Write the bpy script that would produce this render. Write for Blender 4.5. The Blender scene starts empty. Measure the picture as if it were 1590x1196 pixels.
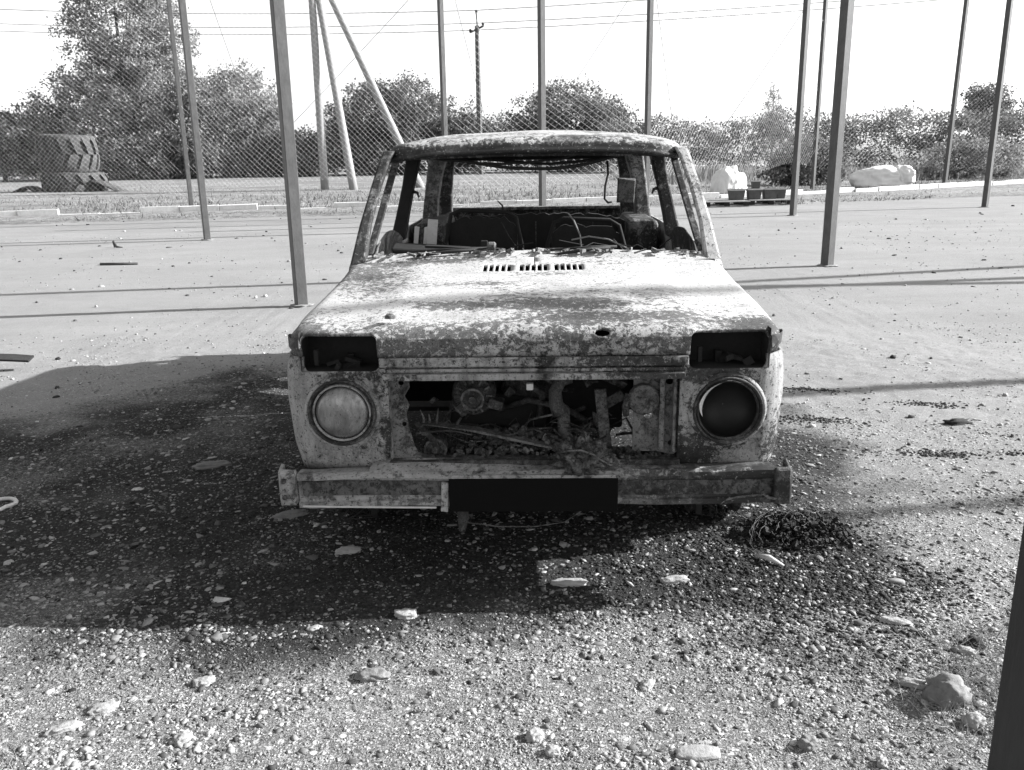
import bpy, bmesh, math, random
import numpy as np
from mathutils import Vector, Matrix, noise as mnoise

random.seed(7)
RNG = np.random.default_rng(11)
SC = bpy.context.scene
COL = SC.collection
R = math.radians

# ------------------------------------------------------------------ camera
cam_d = bpy.data.cameras.new('camera')
cam = bpy.data.objects.new('camera', cam_d)
COL.objects.link(cam)
cam.location = (0, 0, 1.42)
_roll = math.atan(85 / 5000)
cam.matrix_world = (Matrix.Translation((0, 0, 1.42)) @ Matrix.Rotation(R(90 - 15.04), 4, 'X')
                    @ Matrix.Rotation(-_roll, 4, 'Z'))
cam_d.sensor_fit = 'HORIZONTAL'
cam_d.sensor_width = 36
cam_d.lens = 36 * 1340 / 1590
cam_d.clip_start = 0.05
cam_d.clip_end = 3000
SC.camera = cam

# ------------------------------------------------------------------ light
SUN_AZ = R(7.5)          # from +X towards +Y
SUN_EL = R(27.5)
world = bpy.data.worlds.new('World')
SC.world = world
world.use_nodes = True
wn = world.node_tree
wn.nodes.clear()
w_out = wn.nodes.new('ShaderNodeOutputWorld')
w_bg = wn.nodes.new('ShaderNodeBackground')
w_sky = wn.nodes.new('ShaderNodeTexSky')
w_sky.sky_type = 'NISHITA'
w_sky.sun_disc = False
w_sky.sun_elevation = SUN_EL
w_sky.sun_rotation = math.pi / 2 - SUN_AZ
w_sky.dust_density = 1.5
w_bw = wn.nodes.new('ShaderNodeRGBToBW')      # the photograph is black and white
wn.links.new(w_sky.outputs[0], w_bw.inputs[0])
wn.links.new(w_bw.outputs[0], w_bg.inputs[0])
w_bg.inputs[1].default_value = 0.115
wn.links.new(w_bg.outputs[0], w_out.inputs[0])

sun_d = bpy.data.lights.new('sun', 'SUN')
sun_d.energy = 4.8
sun_d.angle = R(0.53)
sun = bpy.data.objects.new('sun', sun_d)
COL.objects.link(sun)
_sd = Vector((math.cos(SUN_AZ) * math.cos(SUN_EL), math.sin(SUN_AZ) * math.cos(SUN_EL), math.sin(SUN_EL)))
sun.rotation_euler = _sd.to_track_quat('Z', 'Y').to_euler()
sun.location = _sd * 60

SC.view_settings.view_transform = 'Standard'
SC.view_settings.look = 'None'
SC.view_settings.gamma = 1
SC.view_settings.use_curve_mapping = False
SC.view_settings.exposure = 1.6
SC.render.engine = 'CYCLES'
SC.cycles.max_bounces = 6
SC.cycles.transparent_max_bounces = 8


# ------------------------------------------------------------------ numpy noise
def vnoise(x, y, seed=0):
    x = np.asarray(x, float); y = np.asarray(y, float)
    xi = np.floor(x).astype(np.int64); yi = np.floor(y).astype(np.int64)
    xf = x - xi; yf = y - yi
    def h(a, b):
        n = (a * 374761393 + b * 668265263 + seed * 1442695041) & 0x7fffffff
        n = ((n ^ (n >> 13)) * 1274126177) & 0x7fffffff
        return ((n ^ (n >> 16)) & 0xffff) / 65535.0
    u = xf * xf * (3 - 2 * xf); v = yf * yf * (3 - 2 * yf)
    a = h(xi, yi); b = h(xi + 1, yi); c = h(xi, yi + 1); d = h(xi + 1, yi + 1)
    return (a * (1 - u) + b * u) * (1 - v) + (c * (1 - u) + d * u) * v

def fbm(x, y, s, o=4, seed=0):
    t = 0; a = 1; n = 0
    for k in range(o):
        t = t + a * vnoise(x * s, y * s, seed + k); n += a; a *= .5; s *= 2.03
    return t / n

def sstep(a, b, x):
    t = np.clip((x - a) / (b - a), 0, 1)
    return t * t * (3 - 2 * t)

def ground_z(x, y):
    x = np.asarray(x, float); y = np.asarray(y, float)
    fade = 1 - sstep(5.0, 11.0, np.hypot(x, y - 2))
    z = 0.030 * (fbm(x, y, .8, 3, 3) - .5) + 0.014 * (fbm(x, y, 5, 3, 9) - .5) + .010 * (fbm(x, y, 22, 2, 5) - .5)
    z = z + 0.03 * np.exp(-(((x - 1.28) / .3) ** 2 + ((y - 2.02) / .22) ** 2))
    return z * fade

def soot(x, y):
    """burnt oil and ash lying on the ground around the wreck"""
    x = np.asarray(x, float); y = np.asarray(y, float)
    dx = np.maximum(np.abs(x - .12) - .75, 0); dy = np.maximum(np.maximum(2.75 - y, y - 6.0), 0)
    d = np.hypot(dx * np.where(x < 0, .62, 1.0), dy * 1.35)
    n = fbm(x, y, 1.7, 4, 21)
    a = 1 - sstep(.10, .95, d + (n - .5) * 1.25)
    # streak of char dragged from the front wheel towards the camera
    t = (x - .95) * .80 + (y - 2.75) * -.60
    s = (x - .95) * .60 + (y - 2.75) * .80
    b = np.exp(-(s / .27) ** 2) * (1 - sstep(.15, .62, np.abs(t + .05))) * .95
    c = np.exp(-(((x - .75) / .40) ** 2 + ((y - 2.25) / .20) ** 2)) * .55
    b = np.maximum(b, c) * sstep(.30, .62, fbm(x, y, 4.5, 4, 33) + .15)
    # wider, thinner ash on the left, spread to deepen the car's shadow area
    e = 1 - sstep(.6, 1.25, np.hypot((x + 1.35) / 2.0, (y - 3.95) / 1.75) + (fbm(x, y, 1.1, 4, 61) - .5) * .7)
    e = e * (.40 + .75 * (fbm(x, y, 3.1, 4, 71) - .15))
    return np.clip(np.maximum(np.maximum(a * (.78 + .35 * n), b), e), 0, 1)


# ------------------------------------------------------------------ helpers
def link(o, parent=None):
    COL.objects.link(o)
    if parent is not None:
        o.parent = parent
    return o

def tag(o, label=None, cat=None, group=None, kind=None):
    if label: o['label'] = label
    if cat: o['category'] = cat
    if group: o['group'] = group
    if kind: o['kind'] = kind
    return o

def empty(name, loc=(0, 0, 0), rz=0.0, label=None, cat=None, group=None):
    o = bpy.data.objects.new(name, None)
    link(o)
    o.location = loc
    o.rotation_euler = (0, 0, rz)
    o.empty_display_size = .1
    return tag(o, label, cat, group)

class MB:
    def __init__(s):
        s.v = []; s.f = []
    def add(s, vs, fs):
        k = len(s.v); s.v += [tuple(p) for p in vs]; s.f += [tuple(i + k for i in f) for f in fs]
        return s
    def box(s, c, d, rot=None, jit=0.0):
        hx, hy, hz = d[0] / 2, d[1] / 2, d[2] / 2
        vs = [Vector((a * hx, b * hy, e * hz)) for a in (-1, 1) for b in (-1, 1) for e in (-1, 1)]
        if jit:
            vs = [p + Vector((random.uniform(-jit, jit), random.uniform(-jit, jit), random.uniform(-jit, jit))) for p in vs]
        if rot is not None:
            m = rot if isinstance(rot, Matrix) else Matrix.Rotation(rot[2], 3, 'Z') @ Matrix.Rotation(rot[1], 3, 'Y') @ Matrix.Rotation(rot[0], 3, 'X')
            vs = [m @ p for p in vs]
        cc = Vector(c)
        return s.add([p + cc for p in vs], [(0, 1, 3, 2), (4, 6, 7, 5), (0, 4, 5, 1), (2, 3, 7, 6), (0, 2, 6, 4), (1, 5, 7, 3)])
    def tube(s, pts, r, n=6, cap=True):
        pts = [Vector(p) for p in pts]
        rs = r if isinstance(r, (list, tuple)) else [r] * len(pts)
        vs = []; fs = []; up = Vector((0, 0, 1)); prev = None
        for i, p in enumerate(pts):
            t = (pts[min(i + 1, len(pts) - 1)] - pts[max(i - 1, 0)]).normalized()
            if prev is None:
                a = t.cross(up)
                if a.length < .05: a = t.cross(Vector((1, 0, 0)))
            else:
                a = prev - t * prev.dot(t)
            a.normalize(); prev = a; b = t.cross(a)
            for k in range(n):
                w = 2 * math.pi * (k + .5) / n
                vs.append(p + (a * math.cos(w) + b * math.sin(w)) * rs[i])
        for i in range(len(pts) - 1):
            for k in range(n):
                fs.append((i * n + k, i * n + (k + 1) % n, (i + 1) * n + (k + 1) % n, (i + 1) * n + k))
        if cap:
            fs.append(tuple(range(n - 1, -1, -1))); q = (len(pts) - 1) * n; fs.append(tuple(q + k for k in range(n)))
        return s.add(vs, fs)
    def lathe(s, c, prof, n=32, axis='y', close=False):
        """prof: (radius, offset along axis)"""
        vs = []; fs = []; c = Vector(c)
        for (r, h) in prof:
            for k in range(n):
                w = 2 * math.pi * k / n
                a, b = r * math.cos(w), r * math.sin(w)
                vs.append(c + (Vector((a, h, b)) if axis == 'y' else Vector((a, b, h)) if axis == 'z' else Vector((h, a, b))))
        for i in range(len(prof) - 1):
            for k in range(n):
                fs.append((i * n + k, i * n + (k + 1) % n, (i + 1) * n + (k + 1) % n, (i + 1) * n + k))
        if close:
            fs.append(tuple(range(n))); q = (len(prof) - 1) * n; fs.append(tuple(q + n - 1 - k for k in range(n)))
        return s.add(vs, fs)
    def beam(s, pts, secs):
        """swept rectangle: pts centre line, secs (half width along x, half depth along y) per point"""
        vs = []; fs = []
        for p, (hx, hy) in zip(pts, secs):
            p = Vector(p)
            vs += [p + Vector((-hx, -hy, 0)), p + Vector((hx, -hy, 0)), p + Vector((hx, hy, 0)), p + Vector((-hx, hy, 0))]
        n = len(pts)
        for i in range(n - 1):
            for k in range(4):
                fs.append((i * 4 + k, i * 4 + (k + 1) % 4, i * 4 + 4 + (k + 1) % 4, i * 4 + 4 + k))
        fs += [(3, 2, 1, 0), tuple(n * 4 - 4 + k for k in range(4))]
        return s.add(vs, fs)
    def strip(s, rows):
        n = len(rows[0]); vs = [p for r in rows for p in r]; fs = []
        for i in range(len(rows) - 1):
            for k in range(n - 1):
                fs.append((i * n + k, i * n + k + 1, (i + 1) * n + k + 1, (i + 1) * n + k))
        return s.add(vs, fs)
    def build(s, name, mat, parent=None, smooth=False, bevel=0, solid=0, off=-1):
        me = bpy.data.meshes.new(name)
        me.from_pydata(s.v, [], s.f)
        bm = bmesh.new(); bm.from_mesh(me); bmesh.ops.recalc_face_normals(bm, faces=bm.faces); bm.to_mesh(me); bm.free()
        me.materials.append(mat)
        o = bpy.data.objects.new(name, me)
        link(o, parent)
        if smooth:
            me.shade_smooth()
        if solid:
            m = o.modifiers.new('solid', 'SOLIDIFY'); m.thickness = solid; m.offset = off
        if bevel:
            m = o.modifiers.new('bevel', 'BEVEL'); m.width = bevel; m.segments = 2; m.limit_method = 'ANGLE'; m.angle_limit = R(40)
        return o

def poly_circle(cx, cz, r, n=28):
    return [(cx + r * math.cos(2 * math.pi * k / n), cz + r * math.sin(2 * math.pi * k / n)) for k in range(n)]

def poly_rect(cx, cz, w, h, rc=0.0):
    if not rc: return [(cx - w / 2, cz - h / 2), (cx + w / 2, cz - h / 2), (cx + w / 2, cz + h / 2), (cx - w / 2, cz + h / 2)]
    out = []
    for (sx, sz, t0) in ((1, -1, -90), (1, 1, 0), (-1, 1, 90), (-1, -1, 180)):
        for k in range(4):
            t = R(t0 + 30 * k); out.append((cx + sx * (w / 2 - rc) + rc * math.cos(t), cz + sz * (h / 2 - rc) + rc * math.sin(t)))
    return out

def cut(o, holes):
    """open convex holes (outline, axis, lo, hi) in a sheet: the outline lies across the axis, lo..hi limits the depth along it"""
    bm = bmesh.new(); bm.from_mesh(o.data)
    for poly, ax, lo, hi in holes:
        ia, ib, ic = {'x': (1, 2, 0), 'y': (0, 2, 1), 'z': (0, 1, 2)}[ax]
        a0 = min(p[0] for p in poly) - .02; a1 = max(p[0] for p in poly) + .02
        b0 = min(p[1] for p in poly) - .02; b1 = max(p[1] for p in poly) + .02
        area = sum(poly[k][0] * poly[(k + 1) % len(poly)][1] - poly[(k + 1) % len(poly)][0] * poly[k][1] for k in range(len(poly)))
        if area < 0: poly = poly[::-1]
        def near(f):
            if not (lo <= f.calc_center_median()[ic] <= hi): return False
            A = [v.co[ia] for v in f.verts]; B = [v.co[ib] for v in f.verts]
            return max(A) > a0 and min(A) < a1 and max(B) > b0 and min(B) < b1
        for k in range(len(poly)):
            p, q = poly[k], poly[(k + 1) % len(poly)]
            no = [0, 0, 0]; no[ia] = q[1] - p[1]; no[ib] = -(q[0] - p[0])
            if abs(no[ia]) + abs(no[ib]) < 1e-7: continue
            co = [0, 0, 0]; co[ia], co[ib] = p
            fs = [f for f in bm.faces if near(f)]
            g = list({v for f in fs for v in f.verts}) + list({e for f in fs for e in f.edges}) + fs
            bmesh.ops.bisect_plane(bm, geom=g, dist=1e-6, plane_co=co, plane_no=no)
        dele = []
        for f in bm.faces:
            c = f.calc_center_median()
            if not (lo <= c[ic] <= hi): continue
            if all((q[0] - p[0]) * (c[ib] - p[1]) - (q[1] - p[1]) * (c[ia] - p[0]) > 0 for p, q in zip(poly, poly[1:] + poly[:1])): dele.append(f)
        bmesh.ops.delete(bm, geom=dele, context='FACES')
    bm.to_mesh(o.data); bm.free()
    return o

def flat_sharp(o, ang=35):
    o.data.shade_smooth()
    o.data.set_sharp_from_angle(angle=R(ang))
    return o

def np_mesh(name, verts, faces_flat, loops_per_face, mat, parent=None, tone=None, smooth=False):
    me = bpy.data.meshes.new(name)
    nv = len(verts); nf = len(faces_flat) // loops_per_face
    me.vertices.add(nv); me.vertices.foreach_set('co', np.ascontiguousarray(verts, np.float32).ravel())
    me.loops.add(nf * loops_per_face); me.loops.foreach_set('vertex_index', np.ascontiguousarray(faces_flat, np.int32))
    me.polygons.add(nf)
    me.polygons.foreach_set('loop_start', np.arange(0, nf * loops_per_face, loops_per_face, dtype=np.int32))
    me.polygons.foreach_set('loop_total', np.full(nf, loops_per_face, np.int32))
    me.update(calc_edges=True)
    if smooth: me.shade_smooth()
    if tone is not None:
        for k, v in tone.items():
            a = me.attributes.new(k, 'FLOAT', 'POINT'); a.data.foreach_set('value', np.ascontiguousarray(v, np.float32))
    me.materials.append(mat)
    o = bpy.data.objects.new(name, me)
    return link(o, parent)


# ------------------------------------------------------------------ materials (all neutral: black and white photograph)
class NT:
    def __init__(s, name):
        s.m = bpy.data.materials.new(name); s.m.use_nodes = True
        s.t = s.m.node_tree; s.t.nodes.clear()
        s.out = s.t.nodes.new('ShaderNodeOutputMaterial')
        s.b = s.t.nodes.new('ShaderNodeBsdfPrincipled')
        s.t.links.new(s.b.outputs[0], s.out.inputs[0])
        s.tc = s.t.nodes.new('ShaderNodeTexCoord')
    def n(s, typ, **kw):
        x = s.t.nodes.new(typ)
        for k, v in kw.items(): setattr(x, k, v)
        return x
    def l(s, a, b): s.t.links.new(a, b)
    def noise(s, scale, detail=6, rough=.6, dist=0.0, vec=None, stretch=None):
        x = s.n('ShaderNodeTexNoise')
        x.inputs['Scale'].default_value = scale; x.inputs['Detail'].default_value = detail
        x.inputs['Roughness'].default_value = rough; x.inputs['Distortion'].default_value = dist
        v = vec or s.tc.outputs['Object']
        if stretch:
            mp = s.n('ShaderNodeMapping'); mp.inputs['Scale'].default_value = stretch; s.l(v, mp.inputs[0]); v = mp.outputs[0]
        s.l(v, x.inputs['Vector'])
        return x.outputs[0]
    def ramp(s, fac, stops):
        x = s.n('ShaderNodeValToRGB')
        e = x.color_ramp.elements
        while len(e) < len(stops): e.new(.5)
        for i, (p, c) in enumerate(stops):
            e[i].position = p; e[i].color = (c, c, c, 1)
        s.l(fac, x.inputs[0])
        return x.outputs[0]
    def val(s, v):
        x = s.n('ShaderNodeValue'); x.outputs[0].default_value = v; return x.outputs[0]
    def mix(s, f, a, b):
        x = s.n('ShaderNodeMix', data_type='FLOAT')
        for sock, w in ((x.inputs[0], f), (x.inputs[2], a), (x.inputs[3], b)):
            if isinstance(w, (int, float)): sock.default_value = w
            else: s.l(w, sock)
        return x.outputs[0]
    def math(s, op, a, b=0.0, clamp=False):
        x = s.n('ShaderNodeMath', operation=op, use_clamp=clamp)
        for sock, w in ((x.inputs[0], a), (x.inputs[1], b)):
            if isinstance(w, (int, float)): sock.default_value = w
            else: s.l(w, sock)
        return x.outputs[0]
    def attr(s, name):
        x = s.n('ShaderNodeAttribute'); x.attribute_name = name; return x.outputs['Fac']
    def col(s, v):
        if isinstance(v, (int, float)): s.b.inputs['Base Color'].default_value = (v, v, v, 1)
        else: s.l(v, s.b.inputs['Base Color'])
        return s
    def rough(s, v):
        if isinstance(v, (int, float)): s.b.inputs['Roughness'].default_value = v
        else: s.l(v, s.b.inputs['Roughness'])
        return s
    def bump(s, h, strength=.4, dist=.01):
        x = s.n('ShaderNodeBump'); x.inputs['Strength'].default_value = strength; x.inputs['Distance'].default_value = dist
        s.l(h, x.inputs['Height']); s.l(x.outputs[0], s.b.inputs['Normal'])
        return s

def burnt(name, light=.4, mid=.14, dark=.03, rust=.4, char=.3, scale=6.0, flake=30.0, off=0.0, rough=.75, spec=.3, streak=0.0, spots=()):
    """fire-bleached paint over rusted, sooty sheet metal: rust = share of flaked-off paint, char = share of soot"""
    t = NT(name)
    mp = t.n('ShaderNodeMapping'); mp.inputs['Location'].default_value = (off, off * .7, off * .3)
    t.l(t.tc.outputs['Object'], mp.inputs[0]); v = mp.outputs[0]
    low = t.noise(scale * .45, 3, .55, .8, v)
    med = t.noise(scale * 1.6, 10, .72, .5, v)
    fine = t.noise(flake, 12, .78, .35, v)
    grit = t.noise(flake * 3.5, 6, .75, .0, v)
    # grimy bleached paint, many shades
    g = t.math('ADD', t.math('MULTIPLY', med, .6), t.math('MULTIPLY', grit, .4))
    paint = t.ramp(g, [(.32, light * .42), (.47, light * .85), (.60, light * 1.12)])
    # flakes: clustered where the low noise is high
    k = t.math('ADD', t.math('MULTIPLY', fine, .56), t.math('MULTIPLY', med, .20))
    k = t.math('ADD', k, t.math('MULTIPLY', low, .24))
    extra = None
    for (sx_, sy_, sz_, rx_, ry_, rz_, am_) in spots:              # burnt patches, and zones toned paler or darker
        m3 = t.n('ShaderNodeMapping', vector_type='TEXTURE'); m3.inputs['Location'].default_value = (sx_, sy_, sz_); m3.inputs['Scale'].default_value = (rx_, ry_, rz_)
        t.l(t.tc.outputs['Object'], m3.inputs[0])
        ln = t.n('ShaderNodeVectorMath', operation='LENGTH'); t.l(m3.outputs[0], ln.inputs[0])
        q = t.math('MULTIPLY', t.ramp(ln.outputs['Value'], [(.25, 1), (1.0, 0)]), am_)
        extra = q if extra is None else t.math('ADD', extra, q)
    if extra is not None: k = t.math('ADD', k, extra)
    thr = .615 - .22 * rust
    m1 = t.ramp(k, [(thr - .016, 0), (thr + .014, 1)])
    metal = t.ramp(t.math('ADD', t.math('MULTIPLY', grit, .6), t.math('MULTIPLY', med, .4)), [(.38, mid * .35), (.50, mid), (.63, mid * 1.7)])
    c = t.mix(m1, paint, metal)
    # soot: soft smears with rough edges
    k2 = t.math('ADD', t.math('MULTIPLY', t.noise(scale * .7, 5, .6, .9, v), .62), t.math('MULTIPLY', fine, .38))
    if extra is not None: k2 = t.math('ADD', k2, t.math('MULTIPLY', extra, .8))
    thr2 = .66 - .26 * char
    m2 = t.ramp(k2, [(thr2 - .07, 0), (thr2 + .05, 1)])
    c = t.mix(t.math('MULTIPLY', m2, .92), c, dark)
    if streak:
        st = t.ramp(t.noise(1.0, 6, .65, .2, v, (34, 34, 3.0)), [(.46, 0), (.66, 1)])
        c = t.mix(t.math('MULTIPLY', st, streak), c, dark * 1.6)
    # crumbs of loose scale, dark and pale
    spk = t.ramp(t.noise(flake * 2.6, 3, .7, 0, v), [(.590, 0), (.625, 1)])
    c = t.mix(t.math('MULTIPLY', spk, .85), c, dark)
    ps = t.ramp(t.noise(flake * 2.1, 3, .7, .3, v), [(.335, 1), (.365, 0)])
    c = t.mix(t.math('MULTIPLY', ps, .6), c, light * 1.15)
    t.col(c); t.rough(rough); t.b.inputs['Specular IOR Level'].default_value = spec
    h = t.math('SUBTRACT', t.math('ADD', t.math('MULTIPLY', fine, .4), t.math('MULTIPLY', grit, .25)), t.math('MULTIPLY', m1, .45))
    t.bump(h, .6, .005)
    return t.m

def plain(name, c, var=.35, scale=12, rough=.7, bump=.25, metal=0.0, dist=.004, stretch=None, spec=.4):
    t = NT(name)
    n1 = t.noise(scale, 7, .65, .2, None, stretch); n2 = t.noise(scale * 6, 4, .6, 0, None, stretch)
    f = t.math('ADD', t.math('MULTIPLY', n1, .65), t.math('MULTIPLY', n2, .35))
    t.col(t.ramp(f, [(.30, max(c * (1 - var), .002)), (.70, min(c * (1 + var), .95))])); t.rough(rough)
    t.b.inputs['Metallic'].default_value = metal
    t.b.inputs['Specular IOR Level'].default_value = spec
    if bump: t.bump(n2, bump, dist)
    return t.m

M = {}
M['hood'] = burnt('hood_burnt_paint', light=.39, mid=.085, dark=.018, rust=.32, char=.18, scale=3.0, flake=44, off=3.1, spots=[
    (.77, .07, .87, .20, .16, .14, .16), (-.78, .06, .86, .14, .14, .12, .12), (0, .02, .85, .95, .14, .12, .055), (-.05, .30, .93, .46, .10, .2, .12), (.30, .16, .92, .5, .10, .2, .09),
    (-.62, .75, .95, .25, .4, .2, .09), (-.25, .62, .95, .22, .07, .2, .06), (.05, .80, .96, .25, .07, .2, .05), (-.45, 1.06, .98, .4, .10, .1, .10), (.55, .70, .95, .28, .30, .2, -.06), (-.30, .45, .94, .22, .12, .2, -.05)])
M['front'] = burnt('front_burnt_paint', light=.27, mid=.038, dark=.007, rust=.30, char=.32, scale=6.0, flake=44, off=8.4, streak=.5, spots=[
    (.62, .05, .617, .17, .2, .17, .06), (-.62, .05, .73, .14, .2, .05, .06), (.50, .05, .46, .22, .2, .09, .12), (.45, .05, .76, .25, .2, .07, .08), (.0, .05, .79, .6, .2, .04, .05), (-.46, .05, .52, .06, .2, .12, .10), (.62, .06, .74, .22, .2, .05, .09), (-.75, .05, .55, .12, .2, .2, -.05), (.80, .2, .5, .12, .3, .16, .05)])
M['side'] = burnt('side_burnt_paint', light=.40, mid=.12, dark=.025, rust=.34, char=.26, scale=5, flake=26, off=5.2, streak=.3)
M['roof'] = burnt('roof_burnt_paint', light=.40, mid=.06, dark=.014, rust=.42, char=.38, scale=5, flake=40, off=1.7, spots=[(0, 1.55, 1.41, 1.1, .14, .065, .20), (-.70, 1.7, 1.42, .12, .4, .10, .12), (0, 2.3, 1.54, .7, .8, .05, -.05)])  # last spot paints in the sunlit brightness of the roof top
M['pillar'] = burnt('pillar_burnt_metal', light=.17, mid=.035, dark=.008, rust=.62, char=.62, scale=9, flake=32, off=2.3, streak=.4)
M['rear'] = burnt('rear_burnt_metal', light=.22, mid=.08, dark=.018, rust=.5, char=.4, scale=7, flake=24, off=6.0, streak=.4)
M['bumper'] = burnt('bumper_metal', light=.26, mid=.08, dark=.014, rust=.34, char=.30, scale=7, flake=34, off=4.4, rough=.5, spots=[(.62, .02, .37, .42, .3, .3, .11)])
M['bumper_dark'] = burnt('bumper_channel', light=.09, mid=.03, dark=.007, rust=.5, char=.5, scale=8, flake=30, off=7.7)
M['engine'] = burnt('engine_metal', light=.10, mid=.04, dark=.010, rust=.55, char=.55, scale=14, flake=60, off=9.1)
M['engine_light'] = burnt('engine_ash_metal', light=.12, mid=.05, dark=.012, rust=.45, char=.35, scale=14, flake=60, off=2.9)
M['panel'] = burnt('inner_panel', light=.15, mid=.05, dark=.010, rust=.36, char=.28, scale=9, flake=40, off=5.9, streak=.3)
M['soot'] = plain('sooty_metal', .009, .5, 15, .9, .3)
M['black'] = plain('black_plate', .003, .1, 10, .85, 0, spec=.1)
M['pale'] = plain('pale_paint', .42, .2, 25, .7, .2)
M['lump'] = burnt('melted_crust', light=.10, mid=.022, dark=.008, rust=.55, char=.45, scale=16, flake=70, off=1.1)
M['wire'] = plain('burnt_wire', .014, .5, 40, .8, .2)
M['pale_wire'] = plain('bare_wire', .14, .3, 40, .5, 0)
M['ash'] = plain('ash', .06, .9, 60, .95, .8, dist=.01)

def lens_mat():
    t = NT('sooty_glass')
    n1 = t.noise(9, 5, .6, .4); n2 = t.noise(50, 6, .7, .3, None, (1, 1, .35)); n3 = t.noise(140, 3, .7)
    c = t.mix(t.ramp(n2, [(.44, 0), (.66, .7)]), t.ramp(n1, [(.35, .14), (.7, .30)]), .08)
    c = t.mix(t.ramp(n3, [(.60, 0), (.66, .8)]), c, .02)
    t.col(c); t.rough(t.ramp(n2, [(.3, .18), (.7, .45)])); t.b.inputs['Metallic'].default_value = .65
    return t.m
M['lens'] = lens_mat()
M['lens_dark'] = plain('blackened_bowl', .006, .4, 9, .45, 0, spec=.25)
M['glint'] = plain('painted_glint_pale', .75, .2, 30, .4, .1)  # pale tone for the highlight painted into the right lamp bowl
M['steel'] = plain('painted_steel', .058, .45, 14, .6, .3, stretch=(1, 1, .45))
M['steel_dark'] = plain('dark_steel', .02, .4, 6, .65, .25, stretch=(6, 6, .8))
M['wood_pole'] = plain('weathered_pole', .24, .25, 4, .9, .3, stretch=(8, 8, .5))
M['concrete'] = plain('kerb_sunlit_pale', .60, .25, 8, .9, .3)  # sunlit brightness of the kerb top put into the whole colour
M['tyre'] = plain('tyre_rubber', .045, .6, 5, .85, .3)
M['bag'] = plain('white_sheeting', .6, .10, 6, .55, .15)
M['crate'] = plain('dark_planter', .07, .4, 8, .8, .2)
M['crate_edge'] = plain('pale_planter', .35, .2, 8, .8, .2)
M['pallet'] = plain('pallet_wood', .26, .35, 6, .9, .3)
M['soil'] = plain('yard_soil', .17, .3, 30, .95, .5)
M['char'] = plain('charred_wood', .02, .6, 25, .95, .6, dist=.01)
M['bark'] = plain('bark', .09, .5, 6, .95, .4, stretch=(4, 4, 1))
M['net'] = plain('net_twine', .6, .08, 20, .8, 0)
M['line'] = plain('wire_line', .14, .1, 20, .7, 0)
M['rock'] = plain('pale_rock', .25, .30, 14, .92, .5, dist=.006)
M['rock_grey'] = plain('grey_rock', .15, .35, 12, .92, .5, dist=.008)
M['twig'] = plain('dry_twig', .05, .5, 12, .9, .2)
M['ring'] = plain('pale_hose', .5, .3, 20, .6, .2)

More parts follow.
